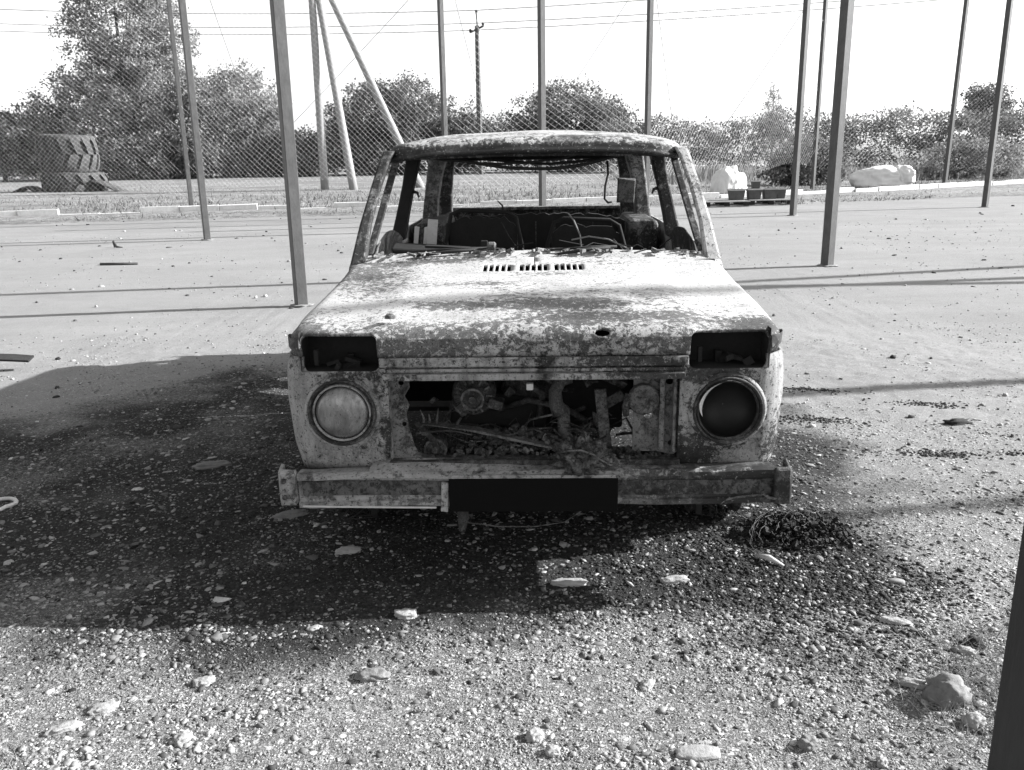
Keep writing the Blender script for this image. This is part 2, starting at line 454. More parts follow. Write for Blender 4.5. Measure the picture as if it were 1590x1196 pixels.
def ground_mat():
    t = NT('gravel_ground')
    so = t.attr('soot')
    nr = t.attr('near')
    n1 = t.noise(.5, 7, .6, .3); n2 = t.noise(7, 8, .7, .2); n3 = t.noise(55, 6, .75); n4 = t.noise(190, 4, .7)
    far = t.ramp(t.math('ADD', t.math('MULTIPLY', n1, .6), t.math('MULTIPLY', n2, .4)), [(.32, .185), (.68, .25)])
    streak = t.ramp(t.noise(1.0, 6, .6, .3, None, (.25, 1.6, 1)), [(.40, 0), (.66, 1)])
    far = t.mix(t.math('MULTIPLY', streak, .30), far, .15)
    stain = t.ramp(t.noise(.9, 8, .7, .8), [(.50, 0), (.68, 1)])
    far = t.mix(t.math('MULTIPLY', stain, .25), far, .12)
    far = t.mix(t.math('MULTIPLY', t.ramp(n3, [(.50, 0), (.66, 1)]), .55), far, .10)
    far = t.mix(t.math('MULTIPLY', t.ramp(n4, [(.56, 0), (.66, 1)]), .5), far, .34)
    near = t.mix(t.ramp(n3, [(.36, 0), (.64, 1)]), .04, .135)
    near = t.mix(t.ramp(n4, [(.50, 0), (.62, 1)]), near, t.mix(n2, .20, .42))
    near = t.mix(t.ramp(n2, [(.36, .35), (.52, 0)]), near, .08)
    for sc_, lo_, hi_, fr in ((46, .16, .52, .70), (85, .15, .52, .60), (170, .12, .44, .55)):
        vo = t.n('ShaderNodeTexVoronoi'); vo.inputs['Scale'].default_value = sc_
        wv = t.n('ShaderNodeMix', data_type='VECTOR'); wv.inputs[0].default_value = .006
        nn = t.n('ShaderNodeTexNoise'); nn.inputs['Scale'].default_value = sc_ * 1.5; t.l(t.tc.outputs['Object'], nn.inputs['Vector'])
        t.l(t.tc.outputs['Object'], wv.inputs[4]); t.l(nn.outputs['Color'], wv.inputs[5]); t.l(wv.outputs[1], vo.inputs['Vector'])
        sp = t.n('ShaderNodeSeparateColor'); t.l(vo.outputs['Color'], sp.inputs[0])
        on = t.math('MULTIPLY', t.ramp(sp.outputs[0], [(fr, 0), (fr + .01, 1)]), t.ramp(vo.outputs['Distance'], [(.30, 1), (.42, 0)]))
        near = t.mix(t.math('MULTIPLY', on, t.ramp(n2, [(.30, .45), (.52, 1)])), near, t.mix(sp.outputs[1], lo_, hi_))
    c = t.mix(nr, far, near)
    sc = t.mix(t.ramp(n3, [(.44, 0), (.68, 1)]), .013, .05)
    sc = t.mix(t.ramp(n4, [(.60, 0), (.68, .6)]), sc, .11)
    vs = t.n('ShaderNodeTexVoronoi'); vs.inputs['Scale'].default_value = 75; t.l(t.tc.outputs['Object'], vs.inputs['Vector'])
    ss = t.n('ShaderNodeSeparateColor'); t.l(vs.outputs['Color'], ss.inputs[0])
    sc = t.mix(t.math('MULTIPLY', t.ramp(ss.outputs[0], [(.72, 0), (.73, 1)]), t.ramp(vs.outputs['Distance'], [(.28, 1), (.40, 0)])), sc, t.mix(ss.outputs[1], .04, .22))
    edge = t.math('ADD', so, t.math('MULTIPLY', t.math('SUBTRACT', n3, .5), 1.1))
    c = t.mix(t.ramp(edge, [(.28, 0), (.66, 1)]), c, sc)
    t.col(c); t.rough(.95); t.b.inputs['Specular IOR Level'].default_value = .15
    h = t.math('ADD', t.math('MULTIPLY', n3, .6), t.math('MULTIPLY', n4, .4))
    t.bump(h, .75, .012)
    return t.m
M['ground'] = ground_mat()

def stone_mat():
    t = NT('loose_gravel')
    tn = t.attr('tone'); n = t.noise(120, 4, .6)
    t.col(t.math('MULTIPLY', tn, t.ramp(n, [(.3, .75), (.7, 1.15)]))); t.rough(.92); t.b.inputs['Specular IOR Level'].default_value = .2
    t.bump(n, .3, .002)
    return t.m
M['stone'] = stone_mat()

def leaf_mat(name, lo, hi, trans=.35):
    t = NT(name)
    tn = t.attr('tone')
    c = t.mix(tn, lo, hi)
    d = t.n('ShaderNodeBsdfDiffuse'); tr = t.n('ShaderNodeBsdfTranslucent'); mx = t.n('ShaderNodeMixShader')
    t.l(c, d.inputs[0]); t.l(c, tr.inputs[0]); mx.inputs[0].default_value = trans
    t.l(d.outputs[0], mx.inputs[1]); t.l(tr.outputs[0], mx.inputs[2])
    t.t.nodes.remove(t.b); t.l(mx.outputs[0], t.out.inputs[0])
    return t.m
M['leaf_a'] = leaf_mat('leaf_silver', .11, .36)
M['leaf_b'] = leaf_mat('leaf_grey', .07, .25)
M['leaf_c'] = leaf_mat('leaf_dark', .07, .22)
M['grass'] = leaf_mat('grass_blades', .09, .28, .3)

def field_mat():
    t = NT('meadow')
    n1 = t.noise(.35, 6, .65, .4, None, (.5, 1.5, 1)); n2 = t.noise(5, 7, .75); n3 = t.noise(30, 4, .7)
    c = t.mix(t.ramp(n1, [(.35, 0), (.65, 1)]), .14, .25)
    c = t.mix(t.ramp(n2, [(.40, 0), (.60, 1)]), t.math('MULTIPLY', c, .55), t.math('MULTIPLY', c, 1.2))
    t.col(c); t.rough(.95); t.bump(t.math('ADD', n2, n3), .8, .08)
    return t.m
M['field'] = field_mat()
M['road'] = plain('pale_road', .3, .15, 1, .95, .1)

# ------------------------------------------------------------------ the setting
def axis(a, b, step, far_lo, far_hi, growth=1.22):
    mid = np.arange(a, b + step / 2, step)
    lo = []; d = step; p = a
    while p > far_lo: d *= growth; p -= d; lo.append(p)
    hi = []; d = step; p = mid[-1]
    while p < far_hi: d *= growth; p += d; hi.append(p)
    return np.array(lo[::-1] + list(mid) + hi)

def make_ground():
    xs = axis(-3.2, 3.4, .024, -900, 900); ys = axis(1.0, 6.4, .024, -40, 1500)
    X, Y = np.meshgrid(xs, ys)
    Z = ground_z(X, Y)
    nx, ny = len(xs), len(ys)
    V = np.stack([X, Y, Z], -1).reshape(-1, 3)
    i = np.arange(ny - 1)[:, None] * nx + np.arange(nx - 1)[None, :]
    F = np.stack([i, i + 1, i + 1 + nx, i + nx], -1).reshape(-1)
    d = np.hypot(X * .8, Y - 1.2)
    near = 1 - sstep(1.6, 6.0, d + (fbm(X, Y, 1.1, 3, 41) - .5) * 2.2 + np.where(X > .9, .5, 0))
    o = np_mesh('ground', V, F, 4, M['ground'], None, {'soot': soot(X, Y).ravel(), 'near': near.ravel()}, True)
    tag(o, 'pale sandy gravel yard with a sooty patch around the wreck', None, None, 'structure')
make_ground()

KERB = [(-40, 17.6), (-13.1, 22.6), (-6.0, 23.8), (0.8, 24.6), (6.0, 25.6), (11.4, 27.8), (17, 31.0), (40, 46.0)]
def kerb_y(x):
    return np.interp(x, [p[0] for p in KERB], [p[1] for p in KERB])

def make_field():
    xs = np.concatenate([np.linspace(-700, -42, 12), np.linspace(-40, 40, 161), np.linspace(42, 700, 12)])
    ts = np.concatenate([np.linspace(0, 4, 9), np.linspace(5, 50, 24), np.array([70, 110, 200, 400, 900])])
    X, T = np.meshgrid(xs, ts)
    Y0 = kerb_y(X) + .06
    Y = Y0 + T
    Z = .05 + .16 * sstep(3, 20, T) * fbm(X, Y, .12, 3, 7) + .03 * fbm(X, Y, 1.1, 2, 4)
    V = np.stack([X, Y, Z], -1).reshape(-1, 3); nx, ny = X.shape[1], X.shape[0]
    i = np.arange(ny - 1)[:, None] * nx + np.arange(nx - 1)[None, :]
    F = np.stack([i, i + 1, i + 1 + nx, i + nx], -1).reshape(-1)
    o = np_mesh('meadow', V, F, 4, M['field'], None, None, True)
    tag(o, 'short grass meadow beyond the kerb', None, None, 'structure')
    # verge between kerb and yard
    xs = np.linspace(-40, 40, 241); rows = []
    for k in range(6):
        u = k / 5
        wid = 2.2 + 1.2 * (fbm(xs, xs * 0 + 3, .35, 3, 8) - .5)
        wid = np.where(xs > 7, wid * np.clip(1 + (xs - 7) * .16, 1, 2.4), wid)
        y = kerb_y(xs) - .16 - u * wid
        z = .010 + .05 * (1 - u) * (1 if k else 1) + (.02 * fbm(xs, y, 2, 2, 2) if k < 5 else 0)
        if k == 5: z = z * 0 - .01
        rows.append(np.stack([xs, y, z + 0 * xs], -1))
    V = np.concatenate(rows); nx = len(xs)
    i = np.arange(5)[:, None] * nx + np.arange(nx - 1)[None, :]
    F = np.stack([i, i + 1, i + 1 + nx, i + nx], -1).reshape(-1)
    o = np_mesh('verge_path', V, F, 4, M['field'], None, None, True)
    tag(o, 'strip of rough grass along the near side of the kerb', None, None, 'structure')
make_field()

def make_road():
    pts = [(-300, 118), (-43, 77), (-18, 72.5), (0, 69), (31, 58), (120, 30)]
    rows = []
    for (x, y) in pts:
        rows.append([(x, y + d, .32) for d in (0, 1.4, 2.8, 4.2)])
    o = MB().strip(rows).build('far_road', M['road'])
    tag(o, 'pale road running in front of the distant trees', None, None, 'structure')
make_road()

kerb = empty('kerb', (0, 24, 0), 0, 'long pale concrete kerb between yard and meadow', 'kerb')
_kb = MB().box((0, 0, .06), (.985, .13, .30), None, .004)
_kme = None
x = -22.0
while x < 24:
    y = float(kerb_y(x)); y2 = float(kerb_y(x + .5)); a = math.atan2(y2 - y, .5)
    if _kme is None:
        o = _kb.build('kerb_stone', M['concrete'], kerb, False, .012); _kme = o
    else:
        o = _kme.copy(); link(o, kerb)
    o.location = (x, y - 24, random.uniform(-.06, .015) if random.random() > .1 else -.13); o.rotation_euler = (random.uniform(-.05, .05), random.uniform(-.015, .015), a + random.uniform(-.012, .012))
    x += math.cos(a) * 1.0

# ------------------------------------------------------------------ the wreck
CX, CY, YAW = 0.066, 2.61, R(2.0)
car = empty('burnt_car', (CX, CY, 0), -YAW, 'burnt-out pale off-road car without glass or tyres, facing the camera', 'car')

def u_path(W, yf, yr, rc, e, nside=14, nc=8, nf=44):
    w = W - e; y0 = yf + e; r = max(rc - e, .0); pts = []
    for k in range(nside): pts.append((-w, yr + (y0 + r - yr) * k / nside))
    for k in range(nc): a = math.pi / 2 * k / nc; pts.append((-w + r - r * math.cos(a), y0 + r - r * math.sin(a)))
    for k in range(nf + 1): pts.append((-w + r + (2 * w - 2 * r) * k / nf, y0))
    for k in range(1, nc + 1): a = math.pi / 2 * (1 - k / nc); pts.append((w - r + r * math.cos(a), y0 + r - r * math.sin(a)))
    for k in range(1, nside + 1): pts.append((w, y0 + r + (yr - y0 - r) * k / nside))
    return pts

def hood_top(x, y):
    z = float(np.interp(y, [.0, .06, .3, .6, .85, 1.0, 1.1], [.882, .892, .925, .948, .963, .983, .992]))
    z -= .014 * (x / .8) ** 2
    z -= .007 * float(sstep(.50, .54, abs(x)))
    return z

def warp(x, y, z, a=.004, s=5.0):
    n = mnoise.noise_vector(Vector((x * s, y * s, z * s)))
    return (x + n.x * a, y + n.y * a, z + n.z * a)

def make_hood():
    mb = MB(); rows = []; r = .055
    levels = [(.010, None, .800), (.004, None, .825), (.0, None, .85)]
    for e, _, z in levels:
        rows.append([warp(px, py, z, .003) for px, py in u_path(.80, .035, 1.08, .11, e)])
    es = [(r * (1 - math.cos(t)), r * (1 - math.sin(t))) for t in np.linspace(.15, math.pi / 2, 7)]
    for e in list(np.linspace(.075, .30, 8)) + list(np.linspace(.34, .7995, 14)): es.append((float(e), 0.0))
    for e, drop in es:
        rows.append([warp(px, py, hood_top(px, py) - drop * (1.0 if py > .2 else .9), .0035) for px, py in u_path(.80, .035, 1.08, .11, e)])
    mb.strip(rows)
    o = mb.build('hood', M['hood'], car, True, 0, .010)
    c = []
    for g0 in (-.200, -.052, .090):                                  # ventilation slots
        for k in range(5):
            c.append((poly_rect(g0 + k * .0245, .905, .0155, .095), 'z', .85, 1.1))
    for sx in (-1, 1):                                               # the upper half of the turn-signal openings
        c.append((poly_rect(sx * .618, .812, .250, .122, .022), 'y', -.1, .16))
    # burnt-through hole near the front edge
    c.append(([(.192, .871), (.203, .863), (.222, .861), (.238, .866), (.243, .874), (.236, .881), (.218, .884), (.200, .880)], 'y', -.1, .2))
    cut(o, c); flat_sharp(o, 40)
    MB().lathe((-.46, .12, .912), [(.018, 0), (.017, .008), (.010, .014), (.0, .015)], 12, 'z').build('rubber_stop', M['engine_light'], o, True)
    return o
make_hood()

def prof_inset(z):
    return float(np.interp(z, [.26, .40, .50, .65, .75, .80, .98], [.045, .036, .012, .002, .006, .016, .03]))

def make_front():
    mb = MB(); rows = []
    for z in np.linspace(.405, .797, 14):
        rows.append([warp(px, py + .014 * (px / .8) ** 2, float(z), .003) for px, py in u_path(.822, .045, 1.14, .10, prof_inset(z))])
    mb.strip(rows)
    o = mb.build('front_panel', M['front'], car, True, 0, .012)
    c = []
    for sx in (-1, 1):
        c.append((poly_circle(sx * .620, .617, .106, 32), 'y', -.1, .2))
        c.append((poly_rect(sx * .618, .807, .250, .112, .022), 'y', -.1, .20))
        c.append((poly_circle(.70, .20, .36, 28), 'x', .6 if sx > 0 else -.9, .9 if sx > 0 else -.6))
    c.append((poly_rect(0, .5875, .935, .285), 'y', -.1, .2))
    cut(o, c); flat_sharp(o, 40)
make_front()

# strip under the hood edge, grille bar and the frame of the grille opening
MB().box((0, .040, .7835), (.978, .012, .030)).build('seam_strip', M['front'], car, False, .003)
MB().box((0, .030, .7375), (.955, .022, .020)).box((0, .046, .7555), (.95, .016, .012)).build('grille_bar', M['pale'].copy() if False else M['front'], car, False, .003)
MB().box((0, .085, .437), (.95, .06, .02)).box((.1, .16, .43), (.80, .12, .014)).build('lower_crossmember', M['engine'], car, False, .003)

def sheet(name, outline, y, mat, th=.006, parent=car, hole=None):
    """flat plate in the x-z plane with an irregular outline"""
    n = len(outline); mb = MB()
    mb.add([(a, y, b) for a, b in outline] + [(a, y + th, b) for a, b in outline],
           [tuple(range(n)), tuple(2 * n - 1 - k for k in range(n))] + [(k, (k + 1) % n, n + (k + 1) % n, n + k) for k in range(n)])
    o = mb.build(name, mat, parent)
    if hole:
        cut(o, [(poly_circle(hx, hz, hr, 12), 'y', y - .02, y + th + .02) for hx, hz, hr in hole])
    return o
# radiator supports left and right of the opening
sheet('radiator_support', [(-.475, .728), (-.405, .728), (-.402, .69), (-.42, .66), (-.405, .63), (-.418, .60), (-.41, .55), (-.398, .50), (-.385, .465), (-.33, .455), (-.33, .445), (-.475, .445)],
      .085, M['panel'], .008, car, [(-.425, .565, .008), (-.43, .705, .009)])
sheet('radiator_support', [(.325, .728), (.475, .728), (.475, .462), (.46, .45), (.40, .462), (.325, .462)], .10, M['panel'], .008, car, [(.375, .585, .014), (.44, .70, .012), (.45, .49, .010)])
MB().box((.415, .085, .60), (.016, .02, .25)).box((.455, .080, .60), (.010, .03, .262)).build('support_rib', M['panel'], car, False, .002)
MB().box((-.468, .078, .59), (.010, .03, .27)).build('support_rib', M['panel'], car, False, .002)

# headlights
for sx, kind in ((-1, 'glass'), (1, 'black')):
    c = (sx * .620, .045, .617)
    hd = MB().lathe(c, [(.107, .03), (.111, -.004), (.109, -.010), (.104, -.008), (.101, .004), (.0985, .000), (.0965, .008)], 48, 'y').build('headlight', M['engine'], car, True)
    if kind == 'glass':
        MB().lathe(c, [(.0965, .010), (.0945, -.006), (.092, -.008), (.0885, .000)], 48, 'y').build('headlight_rim', M['bumper'], hd, True)
        MB().lathe(c, [(.0895 * math.sin(t), -.032 * math.cos(t) + .012) for t in np.linspace(math.pi / 2, 0.02, 12)], 48, 'y').build('headlight_glass', M['lens'], hd, True)
    else:
        MB().lathe(c, [(.0965, .006), (.098, -.004), (.095, -.006), (.092, .006)], 48, 'y').build('headlight_rim', M['engine'], hd, True)
        MB().lathe(c, [(.094 * math.sin(t), .075 * math.cos(t) + .004) for t in np.linspace(math.pi / 2, 0.02, 14)], 48, 'y').build('lamp_bowl', M['lens_dark'], hd, True)
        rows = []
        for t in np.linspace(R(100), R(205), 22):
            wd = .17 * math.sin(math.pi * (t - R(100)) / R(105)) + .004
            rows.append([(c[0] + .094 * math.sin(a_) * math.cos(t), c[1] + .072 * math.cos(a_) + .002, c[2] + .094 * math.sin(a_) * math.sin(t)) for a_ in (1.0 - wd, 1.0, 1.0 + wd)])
        MB().strip(rows).build('painted_glint', M['glint'], hd, True)  # added pale strip that paints the highlight arc inside the bowl
    # pressed ring round the lamp
    MB().lathe((c[0], .040, c[2]), [(.124, .012), (.118, .003), (.112, .002), (.107, .016)], 48, 'y').build('headlight_surround', M['front'], car, True)

# turn-signal openings: recessed dark boxes with scraps left inside
for sx in (-1, 1):
    mb = MB(); x0, x1, z0, z1, y0, y1 = sx * .618 - .128, sx * .618 + .128, .752, .878, .062, .17
    mb.add([(x0, y0, z0), (x1, y0, z0), (x1, y0, z1), (x0, y0, z1), (x0, y1, z0), (x1, y1, z0), (x1, y1, z1), (x0, y1, z1)],
           [(4, 5, 6, 7), (0, 1, 5, 4), (0, 4, 7, 3), (1, 2, 6, 5)])
    pod = mb.build('signal_pod', M['soot'], car)
    s = MB()
    for k in range(3):
        s.box((sx * .618 + random.uniform(-.10, .10), random.uniform(.075, .15), .757 + random.uniform(0, .02)), (random.uniform(.01, .05), .02, random.uniform(.008, .025)), (random.uniform(-.5, .5), random.uniform(-.6, .6), 0), .003)
    s.box((sx * .618 - .085, .10, .79), (.012, .02, .05)).box((sx * .618 + .03, .12, .775), (.05, .03, .012), (0, .3, 0))
    tag(s.build('lamp_scrap', M['soot'], pod), None, None, None, 'stuff')

# engine bay seen through the grille
def disc(name, c, r, d, mat, parent=car, n=26, hub=.3):
    prof = [(r * .2, -.012), (r * hub, -.012), (r * hub, 0), (r * .72, .002), (r * .80, -.008), (r, -.008), (r, d * .4), (r * .86, d * .5), (r, d * .6), (r, d), (r * .2, d)]
    return MB().lathe(c, prof, n, 'y', True).build(name, mat, parent)
al = MB().lathe((-.205, .20, .63), [(.02, -.035), (.03, -.035), (.032, -.01), (.066, -.004), (.074, .01), (.076, .06), (.06, .09)], 30, 'y', True).build('alternator', M['engine'], car)
disc('alternator_pulley', (-.205, .165, .625), .040, .03, M['engine_light'], al)
for k in range(12):
    w = 2 * math.pi * k / 12
    MB().box((-.205 + .054 * math.cos(w), .192, .63 + .054 * math.sin(w)), (.020, .012, .006), (0, -w, 0)).build('fan_blade', M['engine_light'], al)
MB().box((-.13, .20, .60), (.05, .05, .035), (0, .2, 0), .004).box((-.16, .22, .675), (.07, .03, .02), (0, -.5, 0), .004).build('alternator_bracket', M['engine'], al, False, .003)
disc('crank_pulley', (-.333, .14, .457), .040, .035, M['engine_light'])
MB().beam([(-.365, .13, .555), (-.20, .12, .535), (-.06, .115, .502), (.09, .11, .470)], [(.012, .02), (.02, .022), (.02, .02), (.02, .02)]).build('fan_shroud_bar', M['engine_light'], car, False, .004)
sheet('torn_bracket', [(-.40, .55), (-.385, .557), (-.33, .50), (-.315, .46), (-.335, .462), (-.36, .505)], .13, M['engine'])
for k, (a, b) in enumerate([(-.37, .60), (-.35, .585), (-.325, .605)]):
    MB().tube([(a, .135, .545), (a + .003, .13, (b + .545) / 2), (a + .008 * (k - 1), .132, b)], [.006, .004, .0015], 5).build('torn_strand', M['engine_light'], car)
MB().tube([(.125, .20, .688), (.090, .19, .68), (.072, .185, .645), (.075, .18, .60), (.092, .18, .575)], [.019, .022, .022, .025, .032], 12).tube([(.10, .19, .585), (.104, .19, .43)], .022, 12).build('coolant_pipe', M['engine_light'], car, True)
MB().box((.232, .16, .55), (.036, .012, .22), (0, -.10, 0), .003).build('fallen_slat', M['engine_light'], car, False, .002)
hn = MB().lathe((.355, .085, .645), [(.002, -.022), (.012, -.022), (.016, -.012), (.036, -.010), (.046, -.016), (.050, -.012), (.050, .01), (.03, .03)], 32, 'y', True).build('horn', M['engine_light'], car, True)
MB().tube([(.305, .08, .665), (.298, .08, .62), (.30, .085, .59)], [.009, .013, .010], 8).build('horn_bracket', M['engine'], hn, True)
MB().box((-.011, .06, .697), (.022, .02, .022)).build('latch', M['pale'], car, False, .003)
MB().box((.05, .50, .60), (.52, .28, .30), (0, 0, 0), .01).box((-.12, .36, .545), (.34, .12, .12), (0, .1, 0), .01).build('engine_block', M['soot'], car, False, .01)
MB().lathe((-.02, .30, .60), [(.01, 0), (.085, .01), (.10, .04), (.10, .10)], 20, 'y', True).build('timing_cover', M['engine'], car, True)
# heap of ash and melted scrap in the grille
def heap(name, c, size, n, mat, parent=car, lo=.006, hi=.02, flat=.5):
    mb = MB()
    for k in range(n):
        a = random.gauss(0, .42); b = random.gauss(0, .4); h = random.random() * max(0, 1 - a * a - b * b)
        s = random.uniform(lo, hi)
        mb.box((c[0] + a * size[0], c[1] + b * size[1], c[2] + h * size[2]), (s * random.uniform(.6, 2), s * random.uniform(.6, 1.6), s * random.uniform(.3, 1) * flat * 2),
               (random.uniform(-.8, .8), random.uniform(-.8, .8), random.uniform(0, 3)), s * .2)
    return tag(mb.build(name, mat, parent), None, None, None, 'stuff')
heap('engine_ash', (-.06, .15, .445), (.22, .05, .09), 240, M['engine'])
heap('engine_scrap', (-.02, .13, .45), (.20, .04, .07), 90, M['engine_light'], car, .005, .014)
tg = MB()
for k in range(60):
    p = Vector((random.uniform(-.36, .30), random.uniform(.11, .30), random.uniform(.44, .52)))
    q = p + Vector((random.gauss(0, .10), random.gauss(0, .03), random.uniform(-.02, .12) * random.random()))
    m_ = p.lerp(q, .5) + Vector((random.gauss(0, .02), 0, random.gauss(.015, .02)))
    tg.tube([p, p.lerp(m_, .6) + Vector((0, 0, .004)), m_, q], random.uniform(.0012, .005), 4, False)
tag(tg.build('burnt_wiring', M['engine'], car, True), None, None, None, 'stuff')
bk = MB()
for k in range(26):
    bk.box((random.uniform(-.36, .30), random.uniform(.16, .38), random.uniform(.44, .70)), (random.uniform(.01, .09), random.uniform(.004, .03), random.uniform(.006, .05)), (random.uniform(-.4, .4), random.uniform(-.8, .8), random.uniform(-.4, .4)), .004)
tag(bk.build('bent_brackets', M['engine'], car), None, None, None, 'stuff')
MB().tube([(-.30, .24, .70), (-.18, .22, .715), (-.05, .23, .69), (.03, .25, .62), (.02, .27, .53)], .014, 8).tube([(-.12, .26, .56), (-.02, .24, .60), (.10, .25, .57), (.22, .24, .50)], .011, 8).build('radiator_hose', M['engine'], car, True)
heap('right_ash', (.28, .10, .445), (.14, .03, .025), 70, M['engine'])

# burnt lump of melted plastic lying on the bumper
def lump(name, c, size, mat, parent=None, seed=0, sub=4, amp=.35, freq=2.2, block=1.0):
    bm = bmesh.new(); bmesh.ops.create_icosphere(bm, subdivisions=sub, radius=1)
    off = Vector((seed * 3.7, seed * 1.3, seed * 2.1))
    for v in bm.verts:
        n = mnoise.fractal(v.co * freq + off, .8, 2.1, 4)
        d = Vector([math.copysign(abs(q) ** block, q) for q in v.co])
        p = d * (1 + amp * n)
        if p.z < -.35: p.z = -.35 + (p.z + .35) * .25
        v.co = Vector((p.x * size[0], p.y * size[1], p.z * size[2]))
    me = bpy.data.meshes.new(name); bm.to_mesh(me); bm.free(); me.shade_smooth(); me.materials.append(mat)
    o = bpy.data.objects.new(name, me); link(o, parent); o.location = c
    return o
lump('melted_plastic', (.160, .040, .455), (.084, .058, .076), M['lump'], car, 3, 5, .55, 3.4)
lump('melted_tail', (.235, .030, .443), (.045, .035, .024), M['engine_light'], car, 5, 4, .5, 3.0)
MB().tube([(.08, .02, .485), (.11, -.012, .503), (.15, -.016, .506), (.19, -.012, .490), (.215, -.006, .468), (.245, -.008, .452), (.268, -.006, .462), (.272, -.004, .448)], [.002, .003, .0035, .003, .003, .003, .002, .002], 6).build('pale_crust', M['engine_light'], car, True)

# bumper: a channel with flanges, end pieces and bolts
def make_bumper():
    prof = [(.075, .421), (.05, .426), (.012, .427), (0.0, .421), (0.0, .408), (.010, .408), (.012, .402), (.012, .338), (.010, .332), (0.0, .328), (0.0, .312), (.010, .306), (.10, .306)]
    rows = []
    for x in np.linspace(-.775, .775, 64):
        bow = .010 * (x / .8) ** 2
        rows.append([warp(float(x), y + bow, z + .005 * math.sin(x * 3 + .4) + .003 * math.sin(x * 11), .0045, 6) for y, z in prof])
    b = MB().strip(rows).build('bumper', M['bumper'], car, False, 0, .004)
    rows = []
    for x in np.linspace(-.76, .765, 40):
        bow = .010 * (x / .8) ** 2
        rows.append([warp(float(x), y + bow, z, .003, 6) for y, z in ((.008, .395), (.0085, .372), (.009, .345))])
    MB().strip(rows).build('bumper_channel', M['bumper_dark'], b, False, 0, .003)
    # pale left end plate, dark right end cap
    MB().box((-.806, .012, .372), (.056, .026, .116), (0, 0, -.05), .003).box((-.836, .050, .370), (.012, .085, .112), (0, 0, .10), .003).build('end_plate', M['bumper'], b, False, .008)
    MB().box((.798, .010, .374), (.054, .030, .120), (0, 0, .06), .003).box((.824, .055, .372), (.014, .10, .118), (0, 0, -.10), .004).build('end_cap', M['engine'], b, False, .008)
    for (bx, bz, br) in [(-.815, .402, .009), (-.815, .345, .008), (-.42, .366, .008), (-.345, .366, .008), (.43, .37, .009), (.58, .37, .009)]:
        MB().lathe((bx, .010 if abs(bx) < .7 else -.004, bz), [(br, .0), (br, -.007), (br * .6, -.010), (.0, -.010)], 8, 'y').build('bolt', M['engine'], b, False)
    # torn strip at the right
    rows = []
    zz = [(.60, .318), (.615, .331), (.65, .340), (.70, .345), (.735, .350), (.752, .338), (.775, .333)]
    for (a, z) in zz: rows.append([(a, -.003, z - .003), (a + .004, -.005, z + .004)])
    MB().strip(rows).build('torn_edge', M['panel'], b, False, 0, .002)
    MB().tube([(-.76, .006, .309), (-.5, .002, .307), (-.32, .0, .306)], .004, 4).build('bottom_lip', M['pale'], b)
    # torn valance sheet standing over the left half of the bumper
    rows = []
    for x, z0, z1 in [(-.54, .424, .430), (-.47, .425, .446), (-.38, .426, .450), (-.25, .425, .446), (-.10, .425, .440), (.06, .424, .430)]:
        rows.append([warp(x, .018, z0, .004, 9), warp(x, .040, (z0 + z1) / 2, .006, 9), warp(x, .075, z1, .004, 9)])
    MB().strip(rows).build('torn_valance', M['bumper'], b, False, 0, .003)
    p = MB().box((-.003, -.010, .352), (.545, .008, .112)).build('number_plate', M['black'], car, False, .002)
    MB().box((-.289, -.006, .345), (.022, .012, .096), (0, .06, 0), .004).build('plate_bracket', M['bumper'], p, False, .002)
    MB().box((-.003, -.006, .415), (.53, .012, .010), (0, 0, 0), .002).build('plate_rail', M['bumper'], p, False, .002)
make_bumper()
# valance below the panel and hanging scraps under the bumper
MB().strip([[warp(x, .06, .41, .006, 8), warp(x, .09, .34, .008, 8), warp(x, .14, .27, .01, 8)] for x in np.linspace(-.76, .76, 24)]).build('valance', M['soot'], car, False, 0, .004)
MB().tube([(-.30, .10, .27), (-.22, .06, .225), (-.12, .05, .215), (.0, .06, .210), (.10, .07, .222), (.16, .10, .25)], .0022, 5).build('hanging_cable', M['engine_light'], car)
MB().tube([(-.25, .12, .30), (-.24, .08, .24), (-.245, .07, .19)], [.016, .02, .012], 8).build('hanging_hose', M['engine'], car, True)

# body sides, doors, rear (tail stretched so its shadow falls further back)
def side_sheet(name, sx, y0, y1, z0, z1, mat, ny=10, nz=10, cutmb=None, parent=car, proud=0.0):
    rows = []
    for yy in np.linspace(y0, y1, ny):
        row = []
        for z in np.linspace(z0, z1, nz):
            xx = .822 - prof_inset(z) + proud - .05 * max(0, (yy - 3.3) / .6) ** 2
            row.append(warp(sx * xx, float(yy), float(z), .003))
        rows.append(row)
    o = MB().strip(rows).build(name, mat, parent, True, 0, .012, 0)
    if cutmb is not None: cut(o, cutmb)
    return flat_sharp(o, 40)
for sx in (-1, 1):
    side_sheet('rear_quarter', sx, 2.21, 3.86, .27, .99, M['side'], 16, 12, [(poly_circle(2.90, .20, .36, 28), 'x', .6 if sx > 0 else -.9, .9 if sx > 0 else -.6)])
    d = side_sheet('door', sx, 1.155, 2.20, .30, .985, M['side'], 12, 10)
    MB().box((sx * .835, 2.06, .88), (.02, .13, .03)).build('door_handle', M['engine'], d, False, .006)
    MB().box((sx * .80, 1.68, .262), (.06, 2.0, .06)).build('sill', M['rear'], car, False, .008)
    # scorched inner door sheet, humped top edge
    rows = []
    for k in range(13):
        u = k / 12; yy = 1.28 + .80 * u
        top = .985 + .075 * math.sin(math.pi * min(1, u * 1.05)) ** .6
        rows.append([warp(sx * .755, yy, .45, .008, 6), warp(sx * .75, yy, .80, .008, 6), warp(sx * .735, yy, top - .03, .006, 6), warp(sx * .72, yy, top, .006, 6)])
    MB().strip(rows).build('inner_door_sheet', M['rear'] if sx < 0 else M['pillar'], car, True, 0, .006)
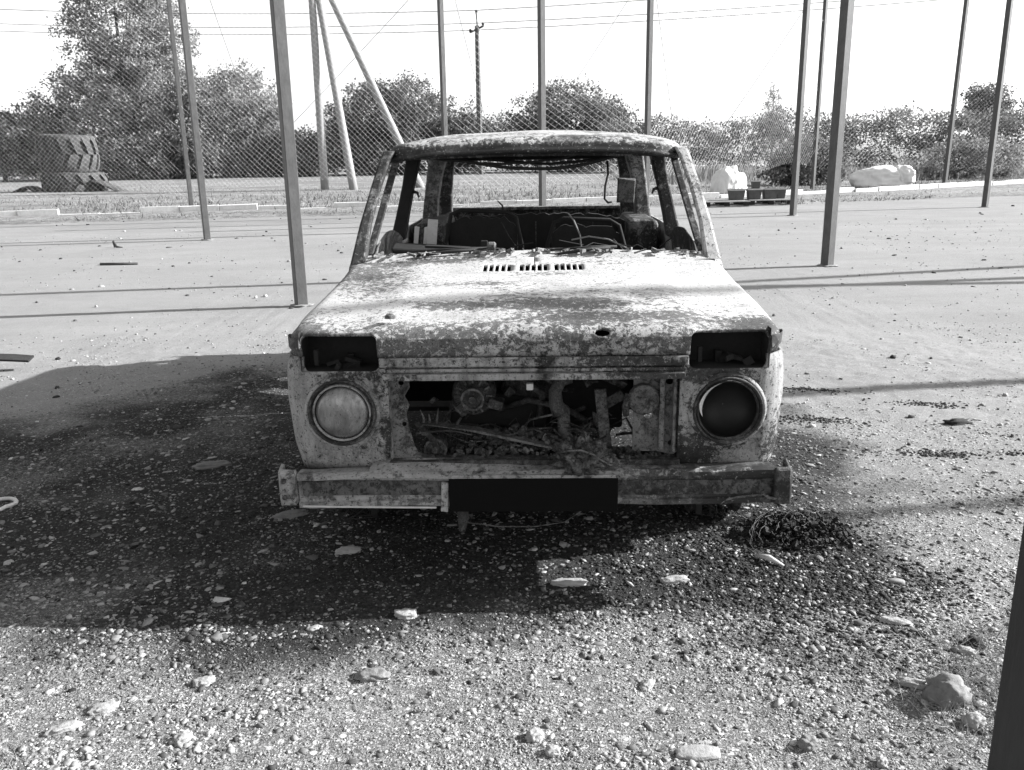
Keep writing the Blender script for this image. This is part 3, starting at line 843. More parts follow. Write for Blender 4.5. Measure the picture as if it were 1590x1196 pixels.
MB().strip([[warp(x, 3.86, z, .004) for x in np.linspace(-.78, .78, 16)] for z in np.linspace(.28, 1.035, 8)]).build('tailgate', M['pillar'], car, True, 0, .02)
MB().box((0, 3.84, 1.030), (1.36, .06, .022)).build('tailgate_ledge', M['rear'], car, False, .004)
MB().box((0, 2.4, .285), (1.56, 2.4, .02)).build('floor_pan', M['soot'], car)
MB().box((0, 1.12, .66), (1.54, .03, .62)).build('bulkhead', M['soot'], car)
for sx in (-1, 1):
    MB().box((sx * .60, .735, .46), (.02, .78, .66)).box((sx * .602, .245, .60), (.02, .21, .38)).build('wing_inner', M['soot'], car)  # inner wings shaped extra deep, unseen, to block sun through the arches

# cowl between hood and windscreen opening
MB().strip([[warp(x, y, z - .02 * (abs(x) / .8) ** 3, .005, 9) for x in np.linspace(-.80, .80, 30)] for y, z in ((1.09, .972), (1.12, .985), (1.16, .998), (1.20, 1.006), (1.235, 1.004), (1.24, .96))]).build('cowl', M['hood'], car, True, 0, .006)
for (a, b, c) in [(-.52, -.20, -.03), (.10, .33, .02)]:
    MB().tube([(a, 1.13, .996), ((a + b) / 2, 1.15, 1.012), (b, 1.17, 1.018)], [.006, .008, .006], 6).tube([(a - .03, 1.16, 1.01), ((a + b) / 2 + .03, 1.18, 1.020), (b + .03, 1.19, 1.020)], .006, 5).build('wiper_arm', M['wire'], car, True)
cs = MB()
for k in range(60):
    xx = random.uniform(-.72, .72)
    cs.box((xx, 1.16 + random.gauss(0, .03), 1.004 - .02 * (abs(xx) / .8) ** 3 + random.random() * .010), (random.uniform(.008, .06), random.uniform(.006, .02), random.uniform(.003, .012)), (0, random.uniform(-.3, .3), random.uniform(0, 3)), .002)
tag(cs.build('cowl_debris', M['rear'], car), None, None, None, 'stuff')
MB().lathe((-.185, 1.16, 1.03), [(.013, -.02), (.02, -.012), (.02, .012), (.013, .02)], 12, 'x').build('wiper_spindle', M['engine_light'], car)

# greenhouse
for sx in (-1, 1):
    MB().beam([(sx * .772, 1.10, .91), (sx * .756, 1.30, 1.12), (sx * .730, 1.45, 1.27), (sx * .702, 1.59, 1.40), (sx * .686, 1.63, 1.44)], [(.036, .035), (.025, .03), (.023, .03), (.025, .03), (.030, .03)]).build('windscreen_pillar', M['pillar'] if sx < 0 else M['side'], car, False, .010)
    MB().beam([(sx * .735, 1.24, .995), (sx * .712, 1.40, 1.13), (sx * .688, 1.55, 1.27), (sx * .664, 1.68, 1.40)], [(.016, .018)] * 4).build('door_window_frame', M['pillar'], car, False, .004)
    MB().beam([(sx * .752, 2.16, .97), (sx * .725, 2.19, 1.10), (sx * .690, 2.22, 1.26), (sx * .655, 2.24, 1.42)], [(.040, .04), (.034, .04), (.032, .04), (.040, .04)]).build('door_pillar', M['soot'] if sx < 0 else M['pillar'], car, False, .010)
    MB().tube([(sx * .665, 2.20, 1.225), (sx * .640, 2.18, 1.22), (sx * .632, 2.18, 1.195)], [.010, .008, .005], 6).build('belt_anchor', M['wire'], car)
    MB().beam([(sx * .715, 3.30, .98), (sx * .705, 3.34, 1.12), (sx * .682, 3.38, 1.28), (sx * .652, 3.40, 1.42)], [(.050, .07), (.046, .06), (.050, .06), (.060, .07)]).build('rear_pillar', M['rear'], car, False, .012)
    MB().beam([(sx * .660, 3.74, .98), (sx * .645, 3.70, 1.15), (sx * .628, 3.64, 1.28), (sx * .612, 3.60, 1.42)], [(.055, .04), (.045, .04), (.045, .04), (.055, .04)]).build('tailgate_pillar', M['pillar'], car, False, .012)
    MB().box((sx * .66, 3.10, .80), (.18, .70, .42), None, .01).build('wheel_box', M['pillar'], car, False, .03)
    # cant rail under the roof edge
    MB().beam([(sx * .668, 1.62, 1.42), (sx * .662, 2.3, 1.445), (sx * .640, 3.55, 1.425)], [(.03, .02)] * 3).build('cant_rail', M['soot'], car)

def make_roof():
    W, y0, y1, rc = .728, 1.56, 3.76, .17
    def ring(e, zf):
        w = W - e; a = y0 + e; b = y1 - e; r = max(rc - e, .001); n = 10; pts = []
        for (cx_, cy_, t0) in ((-w + r, a + r, math.pi), (w - r, a + r, 1.5 * math.pi), (w - r, b - r, 0), (-w + r, b - r, .5 * math.pi)):
            for k in range(n + 1):
                t = t0 + math.pi / 2 * k / n; pts.append((cx_ + r * math.cos(t), cy_ + r * math.sin(t)))
            if t0 == math.pi:
                for k in range(1, 24): pts.append((-w + r + (2 * w - 2 * r) * k / 24, a))
            if t0 == 1.5 * math.pi:
                for k in range(1, 18): pts.append((w, a + r + (b - a - 2 * r) * k / 18))
            if t0 == 0:
                for k in range(1, 24): pts.append((w - r - (2 * w - 2 * r) * k / 24, b))
        for k in range(1, 18): pts.append((-w, b - r - (b - a - 2 * r) * k / 18))
        pts.append(pts[0])
        return [warp(px, py, zf(px, py), .004, 4) for px, py in pts]
    def crown(px, py):
        s = float(sstep(y0, y0 + .5, py)) * float(sstep(y0, y0 + .6, y1 + y0 - py))
        return 1.472 + .022 * (1 - (px / W) ** 2) + .036 * s * (1 - .5 * (px / W) ** 2) - .022 * max(0, (abs(px) - .4) / .33) ** 2
    rows = []
    rows.append(ring(.030, lambda a, b: crown(a, b) - .078))
    rows.append(ring(.004, lambda a, b: crown(a, b) - .070))
    rows.append(ring(.0, lambda a, b: crown(a, b) - .060))
    rows.append(ring(.014, lambda a, b: crown(a, b) - .054))
    for t in np.linspace(.2, math.pi / 2, 6):
        rows.append(ring(.016 + .06 * (1 - math.cos(t)), lambda a, b, t=t: crown(a, b) - .052 * (1 - math.sin(t))))
    for e in list(np.linspace(.10, .7278, 13)):
        rows.append(ring(float(e), crown))
    mb = MB().strip(rows)
    o = mb.build('roof', M['roof'], car, True, 0, .008)
    # inner header over the windscreen
    MB().beam([(-.66, 1.64, 1.41), (-.30, 1.615, 1.425), (0, 1.61, 1.430), (.30, 1.615, 1.425), (.66, 1.64, 1.41)], [(.02, .03)] * 5).build('header_lip', M['pillar'], o)
    h = MB().strip([[(x, y, z + .012 * (1 - (x / .64) ** 2)) for x in np.linspace(-.64, .64, 20)] for y, z in ((1.605, 1.392), (1.60, 1.412), (1.62, 1.432), (1.75, 1.440))]).build('windscreen_header', M['pillar'], car, True, 0, .006)
    MB().strip([[(x, y, z) for x in np.linspace(-.60, .60, 8)] for y, z in ((3.60, 1.375), (3.62, 1.43), (3.72, 1.40))]).build('rear_header', M['soot'], car, False, 0, .008)
    for yy in (2.25, 3.0):
        MB().strip([[(x, yy + d, 1.445 + .02 * (1 - (x / .64) ** 2)) for x in np.linspace(-.64, .64, 12)] for d in (-.025, .025)]).build('roof_bow', M['soot'], car, False, 0, .008)
make_roof()

# loose wiring hanging below the roof
def sag(p0, p1, drop, n=14):
    p0 = Vector(p0); p1 = Vector(p1)
    return [p0.lerp(p1, k / n) - Vector((0, 0, drop * 4 * (k / n) * (1 - k / n))) for k in range(n + 1)]
for (a, b, d, r) in [((-.42, 1.75, 1.415), (.46, 1.75, 1.42), .075, .008), ((-.34, 1.80, 1.42), (.50, 1.82, 1.42), .052, .007), ((-.50, 1.72, 1.41), (.30, 1.78, 1.43), .050, .006)]:
    pts = sag(a, b, d)
    pts = [p + Vector((0, 0, random.gauss(0, .003))) for p in pts]
    MB().tube(pts, r, 6).build('hanging_wire', M['wire'], car, True)
MB().tube([(.47, 3.25, 1.36), (.475, 3.22, 1.28), (.455, 3.2, 1.20), (.452, 3.2, 1.12), (.475, 3.2, 1.095), (.50, 3.2, 1.10)], .008, 6).build('hanging_wire', M['wire'], car, True)
MB().tube([(.22, 1.45, .97), (.215, 1.50, 1.04), (.19, 1.6, 1.10), (.165, 1.7, 1.13)], .004, 5).build('bare_strand', M['pale_wire'], car)
MB().tube([(.17, 1.4, 1.03), (.25, 1.4, 1.045), (.34, 1.4, 1.03), (.42, 1.4, .99)], .004, 5).build('bare_strand', M['pale_wire'], car)
MB().tube([(-.165, 2.1, 1.10), (-.175, 2.1, 1.15), (-.20, 2.1, 1.175)], [.006, .005, .003], 5).build('bare_strand', M['wire'], car)
MB().box((.585, 3.12, 1.17), (.11, .02, .15), (0, .05, 0), .01).build('torn_plate', M['engine_light'], car, False, .004)

# seats, rear bench and what is left of the dashboard
def ragged(x0, x1, z0, z1, jag, n=16):
    pts = [(x0, z0), (x1, z0)]
    for k in range(n + 1):
        u = k / n; x_ = x1 + (x0 - x1) * u
        z_ = z1 - .05 * (abs(u - .5) * 2) ** 4 + random.uniform(-jag, jag)
        pts.append((x_ + random.uniform(-.004, .004), z_))
    return pts
def seat(xc, h, tilt):
    s = sheet('seat_back', ragged(xc - .18, xc + .18, .55, h - .035, .014), 1.98, M['soot'], .03)
    MB().tube([(xc - .20, 1.94, .55), (xc - .205, 1.97, .95), (xc - .17, 1.99, h - .02), (xc - .12, 1.99, h), (xc + .12, 1.99, h - .012), (xc + .17, 1.985, h - .04), (xc + .205, 1.97, .92), (xc + .20, 1.94, .55)], .011, 7).build('seat_frame', M['soot'], s, True)
    MB().box((xc, 1.72, .50), (.42, .42, .08), None, .01).build('seat_base', M['soot'], s, False, .02)
seat(-.27, 1.135, .0)
seat(.27, 1.085, 0.02)
rb = sheet('rear_bench', ragged(-.56, .56, .50, 1.045, .010, 40), 2.95, M['soot'], .05)
for k in range(9):
    MB().tube([(-.48 + k * .12, 2.93, .58), (-.48 + k * .12, 2.93, 1.0)], .004, 4).build('spring_wire', M['engine'], rb)
jb = MB()
for k in range(70):
    p = Vector((random.uniform(-.62, .62), random.uniform(1.30, 1.9), random.uniform(.80, .98)))
    q = p + Vector((random.gauss(0, .10), random.gauss(0, .08), random.gauss(.02, .05)))
    jb.tube([p, p.lerp(q, .5) + Vector((0, 0, random.gauss(.01, .02))), q], random.uniform(.002, .007), 4, False)
tag(jb.build('cabin_wiring', M['wire'], car, True), None, None, None, 'stuff')
MB().box((-.40, 1.42, .955), (.50, .10, .10), (.2, .05, 0), .02).box((.25, 1.42, .90), (.7, .12, .10), (.1, 0, 0), .02).build('dashboard', M['soot'], car, False, .01)
MB().box((-.33, 1.36, 1.005), (.34, .03, .012), (0, .06, .0), .003).box((-.23, 1.37, 1.02), (.03, .02, .03)).build('dashboard_rail', M['soot'], car, False, .002)
wh = MB()
wh.tube([(-.34 + .17 * math.cos(t), 1.62 - .10 * math.sin(t), .87 + .10 * math.sin(t)) for t in np.linspace(0, 2 * math.pi, 25)], .008, 7, False)
wh.tube([(-.34, 1.60, .87), (-.34, 1.42, .80)], .02, 8).tube([(-.51, 1.62, .87), (-.17, 1.62, .87)], .007, 5)
wh.build('steering_wheel', M['wire'], car, True)
for (xx, zz, w_, h_) in [(-.60, 1.02, .020, .10), (-.555, 1.02, .012, .09), (-.52, 1.04, .05, .12)]:
    MB().box((xx, 1.80, zz), (w_, .01, h_), (0, .1, 0), .004).build('peeled_strip', M['pale'], car)

# wheels: bare rims with the steel cord of the burnt tyres
def wheel(sx, yy):
    w = MB().lathe((sx * .70, yy, .205), [(.03, -.02), (.09, -.03), (.12, .0), (.165, .01), (.17, -.07), (.195, -.08), (.20, -.09), (.203, -.088), (.195, -.06), (.175, -.05), (.175, .07), (.195, .08), (.203, .10), (.20, .10)], 36, 'x').build('wheel', M['engine'], car, True)
    t = MB()
    for k in range(26):
        a0 = random.uniform(0, 6.28); ln = random.uniform(1.5, 5); rr = random.uniform(.205, .235)
        t.tube([(sx * .70 + random.uniform(-.07, .07), yy + rr * math.cos(a0 + ln * j / 10), max(.012, .205 + rr * math.sin(a0 + ln * j / 10))) for j in range(11)], .0022, 3, False)
    t.build('tyre_cord', M['wire'], w)
for sx in (-1, 1):
    for yy in (.70, 2.90): wheel(sx, yy)
for yy in (.70, 2.90): MB().tube([(-.71, yy, .20), (.71, yy, .20)], .037, 10).build('axle', M['soot'], car)

# ------------------------------------------------------------------ steel posts, nets, poles, lines
POSTS = [  # x, y, half width, rotation, height, label
    (-2.063, 8.431, .062, 'thick grey steel post standing just left of the wreck, nearest of the left row'),
    (-5.429, 15.677, .061, 'grey steel post with its foot in the yard left of the nearest post'),
    (-8.976, 24.916, .062, 'thin distant grey post right of the tyre stack, foot at the kerb'),
    (-1.47, 21.0, .062, 'grey post rising behind the left end of the car roof'),
    (0.65, 17.0, .062, 'grey post rising behind the middle of the car roof and seen through the rear window'),
    (3.11, 20.0, .062, 'grey post rising behind the right end of the car roof'),
    (3.945, 10.743, .066, 'thick dark steel post standing in the yard right of the wreck'),
    (6.197, 19.141, .064, 'grey steel post just left of the thick right-hand post, foot on the pale yard'),
    (10.335, 30.06, .068, 'thin far post between the two right-hand posts, foot in the grass'),
    (15.655, 31.745, .075, 'far leaning post with a clump of weeds at its foot near the right edge'),
    (11.246, 20.745, .066, 'rightmost far steel post with its foot on the pale yard'),
]
def steel_post(x, y, hw, label, h=6.6, mat='steel', rz=R(32), lean=(0, 0)):
    e = empty('steel_post', (x, y, 0), rz + random.uniform(-.08, .08), label, 'post', 'steel posts round the yard')
    e.rotation_euler[0] = lean[0]; e.rotation_euler[1] = lean[1]
    MB().box((0, 0, h / 2 - .1), (hw * 1.72, hw * 1.72, h + .2)).build('shaft', M[mat], e, False, .006)
    MB().box((0, 0, h + .006), (hw * 1.9, hw * 1.9, .012)).build('cap', M[mat], e)
    f = lump('footing', (0, 0, .004), (hw * 1.5 + .015, hw * 1.4 + .015, .016), M['soil'], e, round(x * 7 + y * 3) % 29, 3, .5, 1.7)
    MB().box((hw * .86 + .004, 0, h - .15), (.012, .05, .05)).build('net_hook', M[mat], e)
    return e
for i, (x, y, hw, lab) in enumerate(POSTS):
    steel_post(x, y, hw, lab, lean=(0, R(1.0) if i == 9 else 0))
steel_post(1.047, 1.50, .062, 'dark steel post very close to the camera at the lower right corner', mat='steel_dark', rz=R(6))  # shaded front put into the colour: darker steel than the other posts
steel_post(13.0, 4.74, .045, 'steel post out of frame to the right casting the shadow that crosses the hood', 8.2)
steel_post(10.6, 6.14, .062, 'steel post out of frame to the right casting the shadow beside the car')

def net_panel(p0, p1, z0, z1, label, cell=.175, r=.0019, sagb=.10, seed=0):
    p0 = np.array(p0); p1 = np.array(p1); L = float(np.hypot(*(p1 - p0))); d = (p1 - p0) / L; nrm = np.array([-d[1], d[0]])
    H = z1 - z0; slope = 1.25          # horizontal run per metre of height
    V = []; F = []; nseg = 9; k = 0
    def pt(u, v):                      # u along, v 0..1 up
        b = z0 + sagb * math.sin(u * .9 + seed)
        z = b + (z1 - .10 * math.sin(math.pi * u / L) - b) * v
        bl = .16 * math.sin(math.pi * u / L) * math.sin(math.pi * (1 - v) * .8) + .03 * math.sin(u * 3 + v * 5 + seed)
        q = p0 + d * u + nrm * bl
        return (q[0], q[1], z)
    mb = MB()
    run = H * slope
    for sgn in (1, -1):
        u0 = -run if sgn > 0 else 0.0
        n = int((L + run) / cell)
        for j in range(n):
            a = u0 + j * cell + random.uniform(-.006, .006)
            pts = []
            for q in range(nseg + 1):
                v = q / nseg; u = a + sgn * run * v
                if -.001 <= u <= L + .001: pts.append(pt(u, v))
            if len(pts) >= 2: mb.tube(pts, r, 3, False)
    mb.tube([pt(u, 1) for u in np.linspace(0, L, 24)], r * 1.6, 4, False)
    o = mb.build('safety_net', M['net'])
    return tag(o, label, 'net', 'nets hung between the posts')
P = [(p[0], p[1]) for p in POSTS]
net_panel((-27, 29.5), (-17.5, 27.4), .35, 5.6, 'pale diamond net at the far left edge beyond the tyre stack', r=.0014, seed=1)
net_panel((-17.5, 27.4), P[2], .45, 5.6, 'pale diamond net hanging in front of the tyre stack and tall trees', r=.0014, seed=2)
net_panel(P[2], P[3], .75, 5.4, 'pale diamond net between the far left post and the car roof', seed=3)
net_panel(P[3], P[5], .70, 5.4, 'pale diamond net hanging behind the car roof', seed=4)
net_panel(P[5], P[8], .85, 5.4, 'pale diamond net right of the car roof, above the pallets', seed=5)
net_panel(P[8], P[9], .75, 5.6, 'pale diamond net above the white sheeting heap', seed=6)
net_panel(P[9], (26, 34), .5, 5.6, 'pale diamond net at the far right edge of the yard', seed=7)
for pp, hh in (((-17.5, 27.4), 5.8), ((-27, 29.5), 5.8), ((26, 34), 5.8)):
    pass
steel_post(-17.5, 27.4, .03, 'slim net stake hidden among the trees left of the tyre stack', 5.8)
steel_post(26, 34, .05, 'net post beyond the right edge of the picture', 5.8)
steel_post(-27, 29.5, .05, 'net post beyond the left edge of the picture', 5.8)

def cable(name, p0, p1, drop, r, label, group=None, mat='line', cat='cable'):
    o = MB().tube(sag(p0, p1, drop, 10), r, 4).build(name, M[mat])
    return tag(o, label, cat, group)
GC = 'slanting cables bracing the net posts'
cable('bracing_cable', (-1.15, 24, 6.55), (-6.9, 24, 1.2), .05, .008, 'thin slanting cable in the sky between the wooden strut and the post behind the roof', GC)
cable('bracing_cable', (4.05, 24, 6.5), (.75, 24, 1.75), .05, .008, 'thin slanting cable in the sky right of the post behind the roof centre', GC)
cable('bracing_cable', (8.75, 24, 6.5), (5.7, 24, 1.9), .05, .008, 'thin slanting cable in the sky left of the right-hand posts', GC)
cable('bracing_cable', (-7.9, 24, 6.5), (-6.6, 24, 1.8), .03, .008, 'thin slanting cable in the sky between the left posts', GC)
cable('bracing_cable', (-1.6, 24, 6.55), (-.45, 24, 1.75), .04, .008, 'thin steep cable in the sky left of the utility pole', GC)
cable('bracing_cable', (3.65, 24, 6.65), (4.46, 24, 1.75), .04, .008, 'thin steep cable in the sky right of the post behind the roof end', GC)

# wooden pole with two struts at the left
def strutted_pole(loc, legs, top, label, r0=.17, r1=.12):
    e = empty('strutted_pole', loc, 0, label, 'utility pole')
    for i, (a, b) in enumerate(legs):
        nm = 'shaft' if i == 0 else 'strut'
        pts = [Vector((a, b, -.2)).lerp(Vector(top) + Vector((0, .22 * i, -.25 * i)), k / 6) for k in range(7)]
        rr = [r0 + (r1 - r0) * k / 6 for k in range(7)]
        MB().tube(pts, rr, 10).build(nm, M['wood_pole'], e, True)
    MB().box((top[0], top[1], top[2] - .6), (.7, .12, .12)).build('tie_block', M['wood_pole'], e, False, .01)
    return e
strutted_pole((-7.47, 36, 0), [(0, 0), (1.31, -.6), (4.0, .3)], (.02, 0, 9.4), 'pale pole braced by two slanting struts left of the car', .17, .13)
strutted_pole((15.5, 10.75, 0), [(0, 0), (.2, 1.9), (.1, -1.9)], (-.05, 0, 8.3), 'strutted pole out of frame to the right casting the forked shadow across the yard', .11, .075)

# power line pole
up = empty('utility_pole', (-1.72, 55, 0), 0, 'slim concrete utility pole with crossarm and insulators above the car roof', 'utility pole')
MB().tube([(0, 0, 0), (0, 0, 8.75)], [.20, .14], 8).build('shaft', M['steel'], up, False)
MB().tube([(.02, 0, 8.7), (-.02, 0, 9.45)], .035, 6).build('top_pin', M['steel_dark'], up)
MB().tube([(-.42, 0, 8.38), (.40, 0, 8.74)], .055, 6).build('crossarm', M['steel_dark'], up)
for (a, b) in [(-.40, 8.45), (.36, 8.80), (-.02, 9.50)]:
    MB().lathe((a, 0, b), [(.03, -.08), (.08, -.05), (.06, 0), (.085, .03), (.05, .12), (0, .14)], 10, 'z').build('insulator', M['steel_dark'], up)
GW = 'overhead wires of the power line'
for (a, b, l0, l1, lab) in [((-2.1, 55, 8.5), 0, (-40, 62, 10.2), (44, 50, 10.5), 'lowest overhead power wire passing the crossarm'),
                            ((-1.35, 55, 8.9), 0, (-40, 62.4, 10.7), (44, 50.4, 10.9), 'middle overhead power wire passing the crossarm'),
                            ((-1.74, 55, 9.6), 0, (-40, 62.2, 11.6), (44, 50.2, 11.8), 'topmost overhead power wire passing the pole tip')]:
    o = MB().tube(sag(l0, a, .35, 16)[:-1] + sag(a, l1, .35, 16), .024, 4).build('overhead_wire', M['line'])
    tag(o, lab, 'wire', GW)

# ------------------------------------------------------------------ trees
def leaves(name, C, size, mat, parent, aspect=.7):
    n = len(C)
    a = RNG.normal(size=(n, 3)); a /= np.linalg.norm(a, axis=1)[:, None]
    b = RNG.normal(size=(n, 3)); b -= a * np.sum(a * b, 1)[:, None]; b /= np.linalg.norm(b, axis=1)[:, None]
    s = size * RNG.uniform(.6, 1.35, n)[:, None]
    V = np.stack([C - a * s * .5 , C + b * s * .5 * aspect, C + a * s * .5, C - b * s * .5 * aspect], 1).reshape(-1, 3)
    tone = np.repeat(RNG.uniform(0, 1, n), 4)
    return np_mesh(name, V, np.arange(4 * n), 4, mat, parent, {'tone': tone})

def tree(name, label, loc, blobs, n_clump, n_leaf, mat, leaf=.20, trunk_r=.18, trunk_h=3.0, limbs=14, group=None, cat='tree', clump=.55, kind=None):
    """blobs: crown ellipsoids (x, y, z, rx, ry, rz) relative to loc"""
    e = empty(name, loc, 0, label, cat, group)
    vol = np.array([b[3] * b[4] * b[5] for b in blobs]); vol = vol / vol.sum()
    cs = []
    for b, w in zip(blobs, vol):
        m = max(3, int(n_clump * w))
        d = RNG.normal(size=(m, 3)); d /= np.linalg.norm(d, axis=1)[:, None]
        rr = RNG.uniform(.25, 1.0, m) ** .45
        rr *= .82 + .36 * RNG.random(m)
        cs.append(np.array(b[:3]) + d * rr[:, None] * np.array(b[3:]))
    cs = np.concatenate(cs); cs = cs[cs[:, 2] > .15]
    per = max(4, int(n_leaf / len(cs)))
    sc = clump * RNG.uniform(.5, 1.35, len(cs))
    cnt = np.maximum(3, (per * (sc / clump) ** 1.5).astype(int))
    C = np.repeat(cs, cnt, 0); S = np.repeat(sc, cnt)
    C = C + RNG.normal(size=C.shape) * S[:, None] * np.array([.5, .5, .42])
    C = C[C[:, 2] > .05]
    leaves('crown', C, leaf, mat, e)
    mb = MB()
    top = max(b[2] for b in blobs)
    mb.tube([(0, 0, -.3), (.1, .05, trunk_h * .5), (-.05, .0, trunk_h), (0, .1, top)], [trunk_r, trunk_r * .8, trunk_r * .6, trunk_r * .2], 8)
    for c in cs[RNG.choice(len(cs), min(limbs, len(cs)), False)]:
        z0 = trunk_h * RNG.uniform(.4, 1.0); q = Vector((0, 0, min(z0, c[2] * .8)))
        mb.tube([q, q.lerp(Vector(c), .5) + Vector((0, 0, .25)), Vector(c)], [trunk_r * .4, trunk_r * .22, trunk_r * .07], 5)
    mb.build('trunk', M['bark'], e, True)
    return e

tree('tall_tree', 'tallest leafy tree behind the tyre stack, top out of frame', (-26.0, 62, 0),
     [(0, 0, 10.5, 3.6, 3.4, 4.6), (1.4, 0, 6.0, 4.0, 3.6, 3.6), (-2.0, 0, 4.6, 4.4, 3.4, 3.0), (2.4, .5, 12.5, 2.2, 2.2, 2.6), (3.9, 0, 9.3, 1.7, 1.6, 1.3)], 900, 78000, M['leaf_a'], .17, .28, 5.5, 26, 'trees behind the yard')
tree('broad_tree', 'rounded leafy tree right of the tallest tree', (-18.2, 61, 0),
     [(0, 0, 4.6, 3.0, 2.6, 2.7), (1.3, 0, 3.6, 2.1, 2.0, 2.4), (-2.2, 0, 4.4, 2.2, 2.2, 2.4), (.3, 0, 1.7, 3.4, 2.2, 1.6)], 480, 40000, M['leaf_a'], .16, .2, 2.5, 16, 'trees behind the yard')
tree('broad_tree', 'dark low tree at the left edge beside the tyre stack', (-34.0, 60, 0),
     [(0, 0, 2.5, 4.2, 3, 2.2), (2.8, 0, 3.6, 2.2, 2, 1.8)], 260, 15000, M['leaf_c'], .2, .18, 2, 12, 'trees behind the yard')
tree('dense_shrub', 'dense dark thicket below the tallest tree behind the tyres', (-23.0, 57.5, 0),
     [(0, 0, 1.4, 4.6, 1.8, 1.5), (2.6, 0, 2.0, 2.0, 1.6, 1.6)], 260, 16000, M['leaf_c'], .2, .08, 1.2, 12, 'shrubs behind the yard', 'shrub')
tree('broad_tree', 'dark spreading tree behind the slanting wooden strut', (-8.4, 60, 0),
     [(-.4, 0, 3.9, 2.9, 2.4, 2.2), (1.6, 0, 4.6, 2.2, 2.2, 2.0), (-2.0, 0, 3.1, 1.9, 1.9, 1.9), (0, 0, 1.6, 3.8, 2.2, 1.6)], 460, 38000, M['leaf_c'], .16, .2, 2.0, 16, 'trees behind the yard')
tree('broad_tree', 'low pale tree left of the slim utility pole', (-3.6, 61, 0),
     [(0, 0, 2.6, 2.3, 2.0, 2.1), (1.2, 0, 2.0, 1.6, 1.5, 1.8)], 260, 20000, M['leaf_b'], .155, .14, 1.6, 12, 'trees behind the yard')
tree('broad_tree', 'dark domed tree behind the right half of the car roof', (4.2, 59, 0),
     [(0, 0, 3.5, 3.0, 2.4, 2.3), (-2.4, 0, 2.7, 2.2, 2.0, 2.1), (2.2, 0, 3.2, 1.8, 1.8, 1.9), (0, 0, 1.4, 4.2, 2.2, 1.5)], 480, 40000, M['leaf_c'], .16, .2, 1.8, 16, 'trees behind the yard')
tree('dense_shrub', 'low shrub between the left posts and the wooden pole', (-14.0, 59, 0),
     [(0, 0, 1.5, 2.6, 1.6, 1.7)], 130, 8000, M['leaf_c'], .18, .07, 1.0, 8, 'shrubs behind the yard', 'shrub')
tree('dense_shrub', 'dark shrub standing behind the far right-hand posts', (11.3, 33.5, 0),
     [(0, 0, .9, 1.3, 1.0, 1.05), (-.9, 0, .6, .8, .7, .7), (1.0, .2, .8, .8, .8, .8)], 130, 9000, M['leaf_b'], .11, .05, .7, 10, 'shrubs behind the yard', 'shrub', .3)
tree('dense_shrub', 'shrub by the leaning post near the right edge', (18.6, 37, 0),
     [(0, 0, .7, 1.5, 1.0, .9), (1.8, 0, .9, 1.3, 1.0, 1.0)], 120, 7000, M['leaf_a'], .11, .05, .6, 10, 'shrubs behind the yard', 'shrub', .3)
tree('round_tree', 'small round-topped tree rising above the hedge near the right edge', (40.8, 77, 0),
     [(0, 0, 5.0, 1.7, 1.6, 1.4), (.3, 0, 3.8, 2.2, 1.9, 1.6)], 170, 9000, M['leaf_b'], .2, .16, 2.2, 10, 'trees behind the yard')
tree('sparse_tree', 'sparse thin-leaved tree cut off by the right edge', (25.6, 42, 0),
     [(0, 0, 4.0, 1.4, 1.4, 1.4), (-.9, 0, 2.6, 1.5, 1.2, .8)], 70, 1700, M['leaf_a'], .13, .08, 2.4, 22, 'trees behind the yard', 'tree', .35)
tree('pointed_tree', 'pale narrow pointed tree far beyond the hedge', (26.5, 90, 0),
     [(0, 0, 3.6, 1.8, 1.4, 1.6), (0, 0, 5.6, 1.0, .9, 1.4), (0, 0, 7.0, .5, .5, .9)], 110, 3600, M['leaf_a'], .2, .12, 4, 10, 'trees behind the yard')

def hedge():
    n = 3600
    xx = RNG.uniform(-48, 46, n)
    yy = 63.5 - .16 * (xx + 5) * (xx > -5) - 6 * (xx > 6) + RNG.uniform(-1.4, 1.4, n)
    top = 1.5 + 2.4 * fbm(xx, xx * 0 + 2., .30, 4, 6) + np.where(xx > 6, .55, 0) + .9 * np.exp(-((xx + 3) / 8) ** 2)
    zz = .10 + (top - .10) * RNG.random(n) ** .75
    cs = np.stack([xx, yy, zz], -1)
    C = np.repeat(cs, 34, 0); C = C + RNG.normal(size=C.shape) * np.array([.34, .32, .20]); C = C[C[:, 2] > .05]
    o = leaves('hedgerow', C, .15, M['leaf_b'], None)
    tag(o, 'long hedgerow of mixed bushes behind the yard', 'hedge', None, 'stuff')
    # tall weeds along its foot on the right
    m = 9000
    wx = RNG.uniform(5, 34, m); wy = 42 + (wx - 10) * .05 + RNG.normal(0, 2.5, m); ok = fbm(wx, wy, .5, 3, 77) > .45; wx, wy = wx[ok], wy[ok]; m = len(wx)
    h = RNG.uniform(.2, .95, m) * fbm(wx, wy, .4, 2, 5) * 1.5; a = RNG.uniform(0, 6.28, m)
    B = np.stack([wx, wy, wx * 0 + .08], -1); D = np.stack([np.cos(a), np.sin(a), 0 * a], -1) * .05; T = B + np.stack([RNG.normal(0, .12, m), RNG.normal(0, .12, m), h], -1)
    V = np.stack([B - D, B + D, T], 1).reshape(-1, 3)
    o = np_mesh('tall_weeds', V, np.arange(3 * m), 3, M['grass'], None, {'tone': np.repeat(RNG.uniform(.2, 1.2, m), 3)})
    tag(o, 'tall pale weeds growing in front of the right-hand hedgerow', 'weeds', None, 'stuff')
hedge()

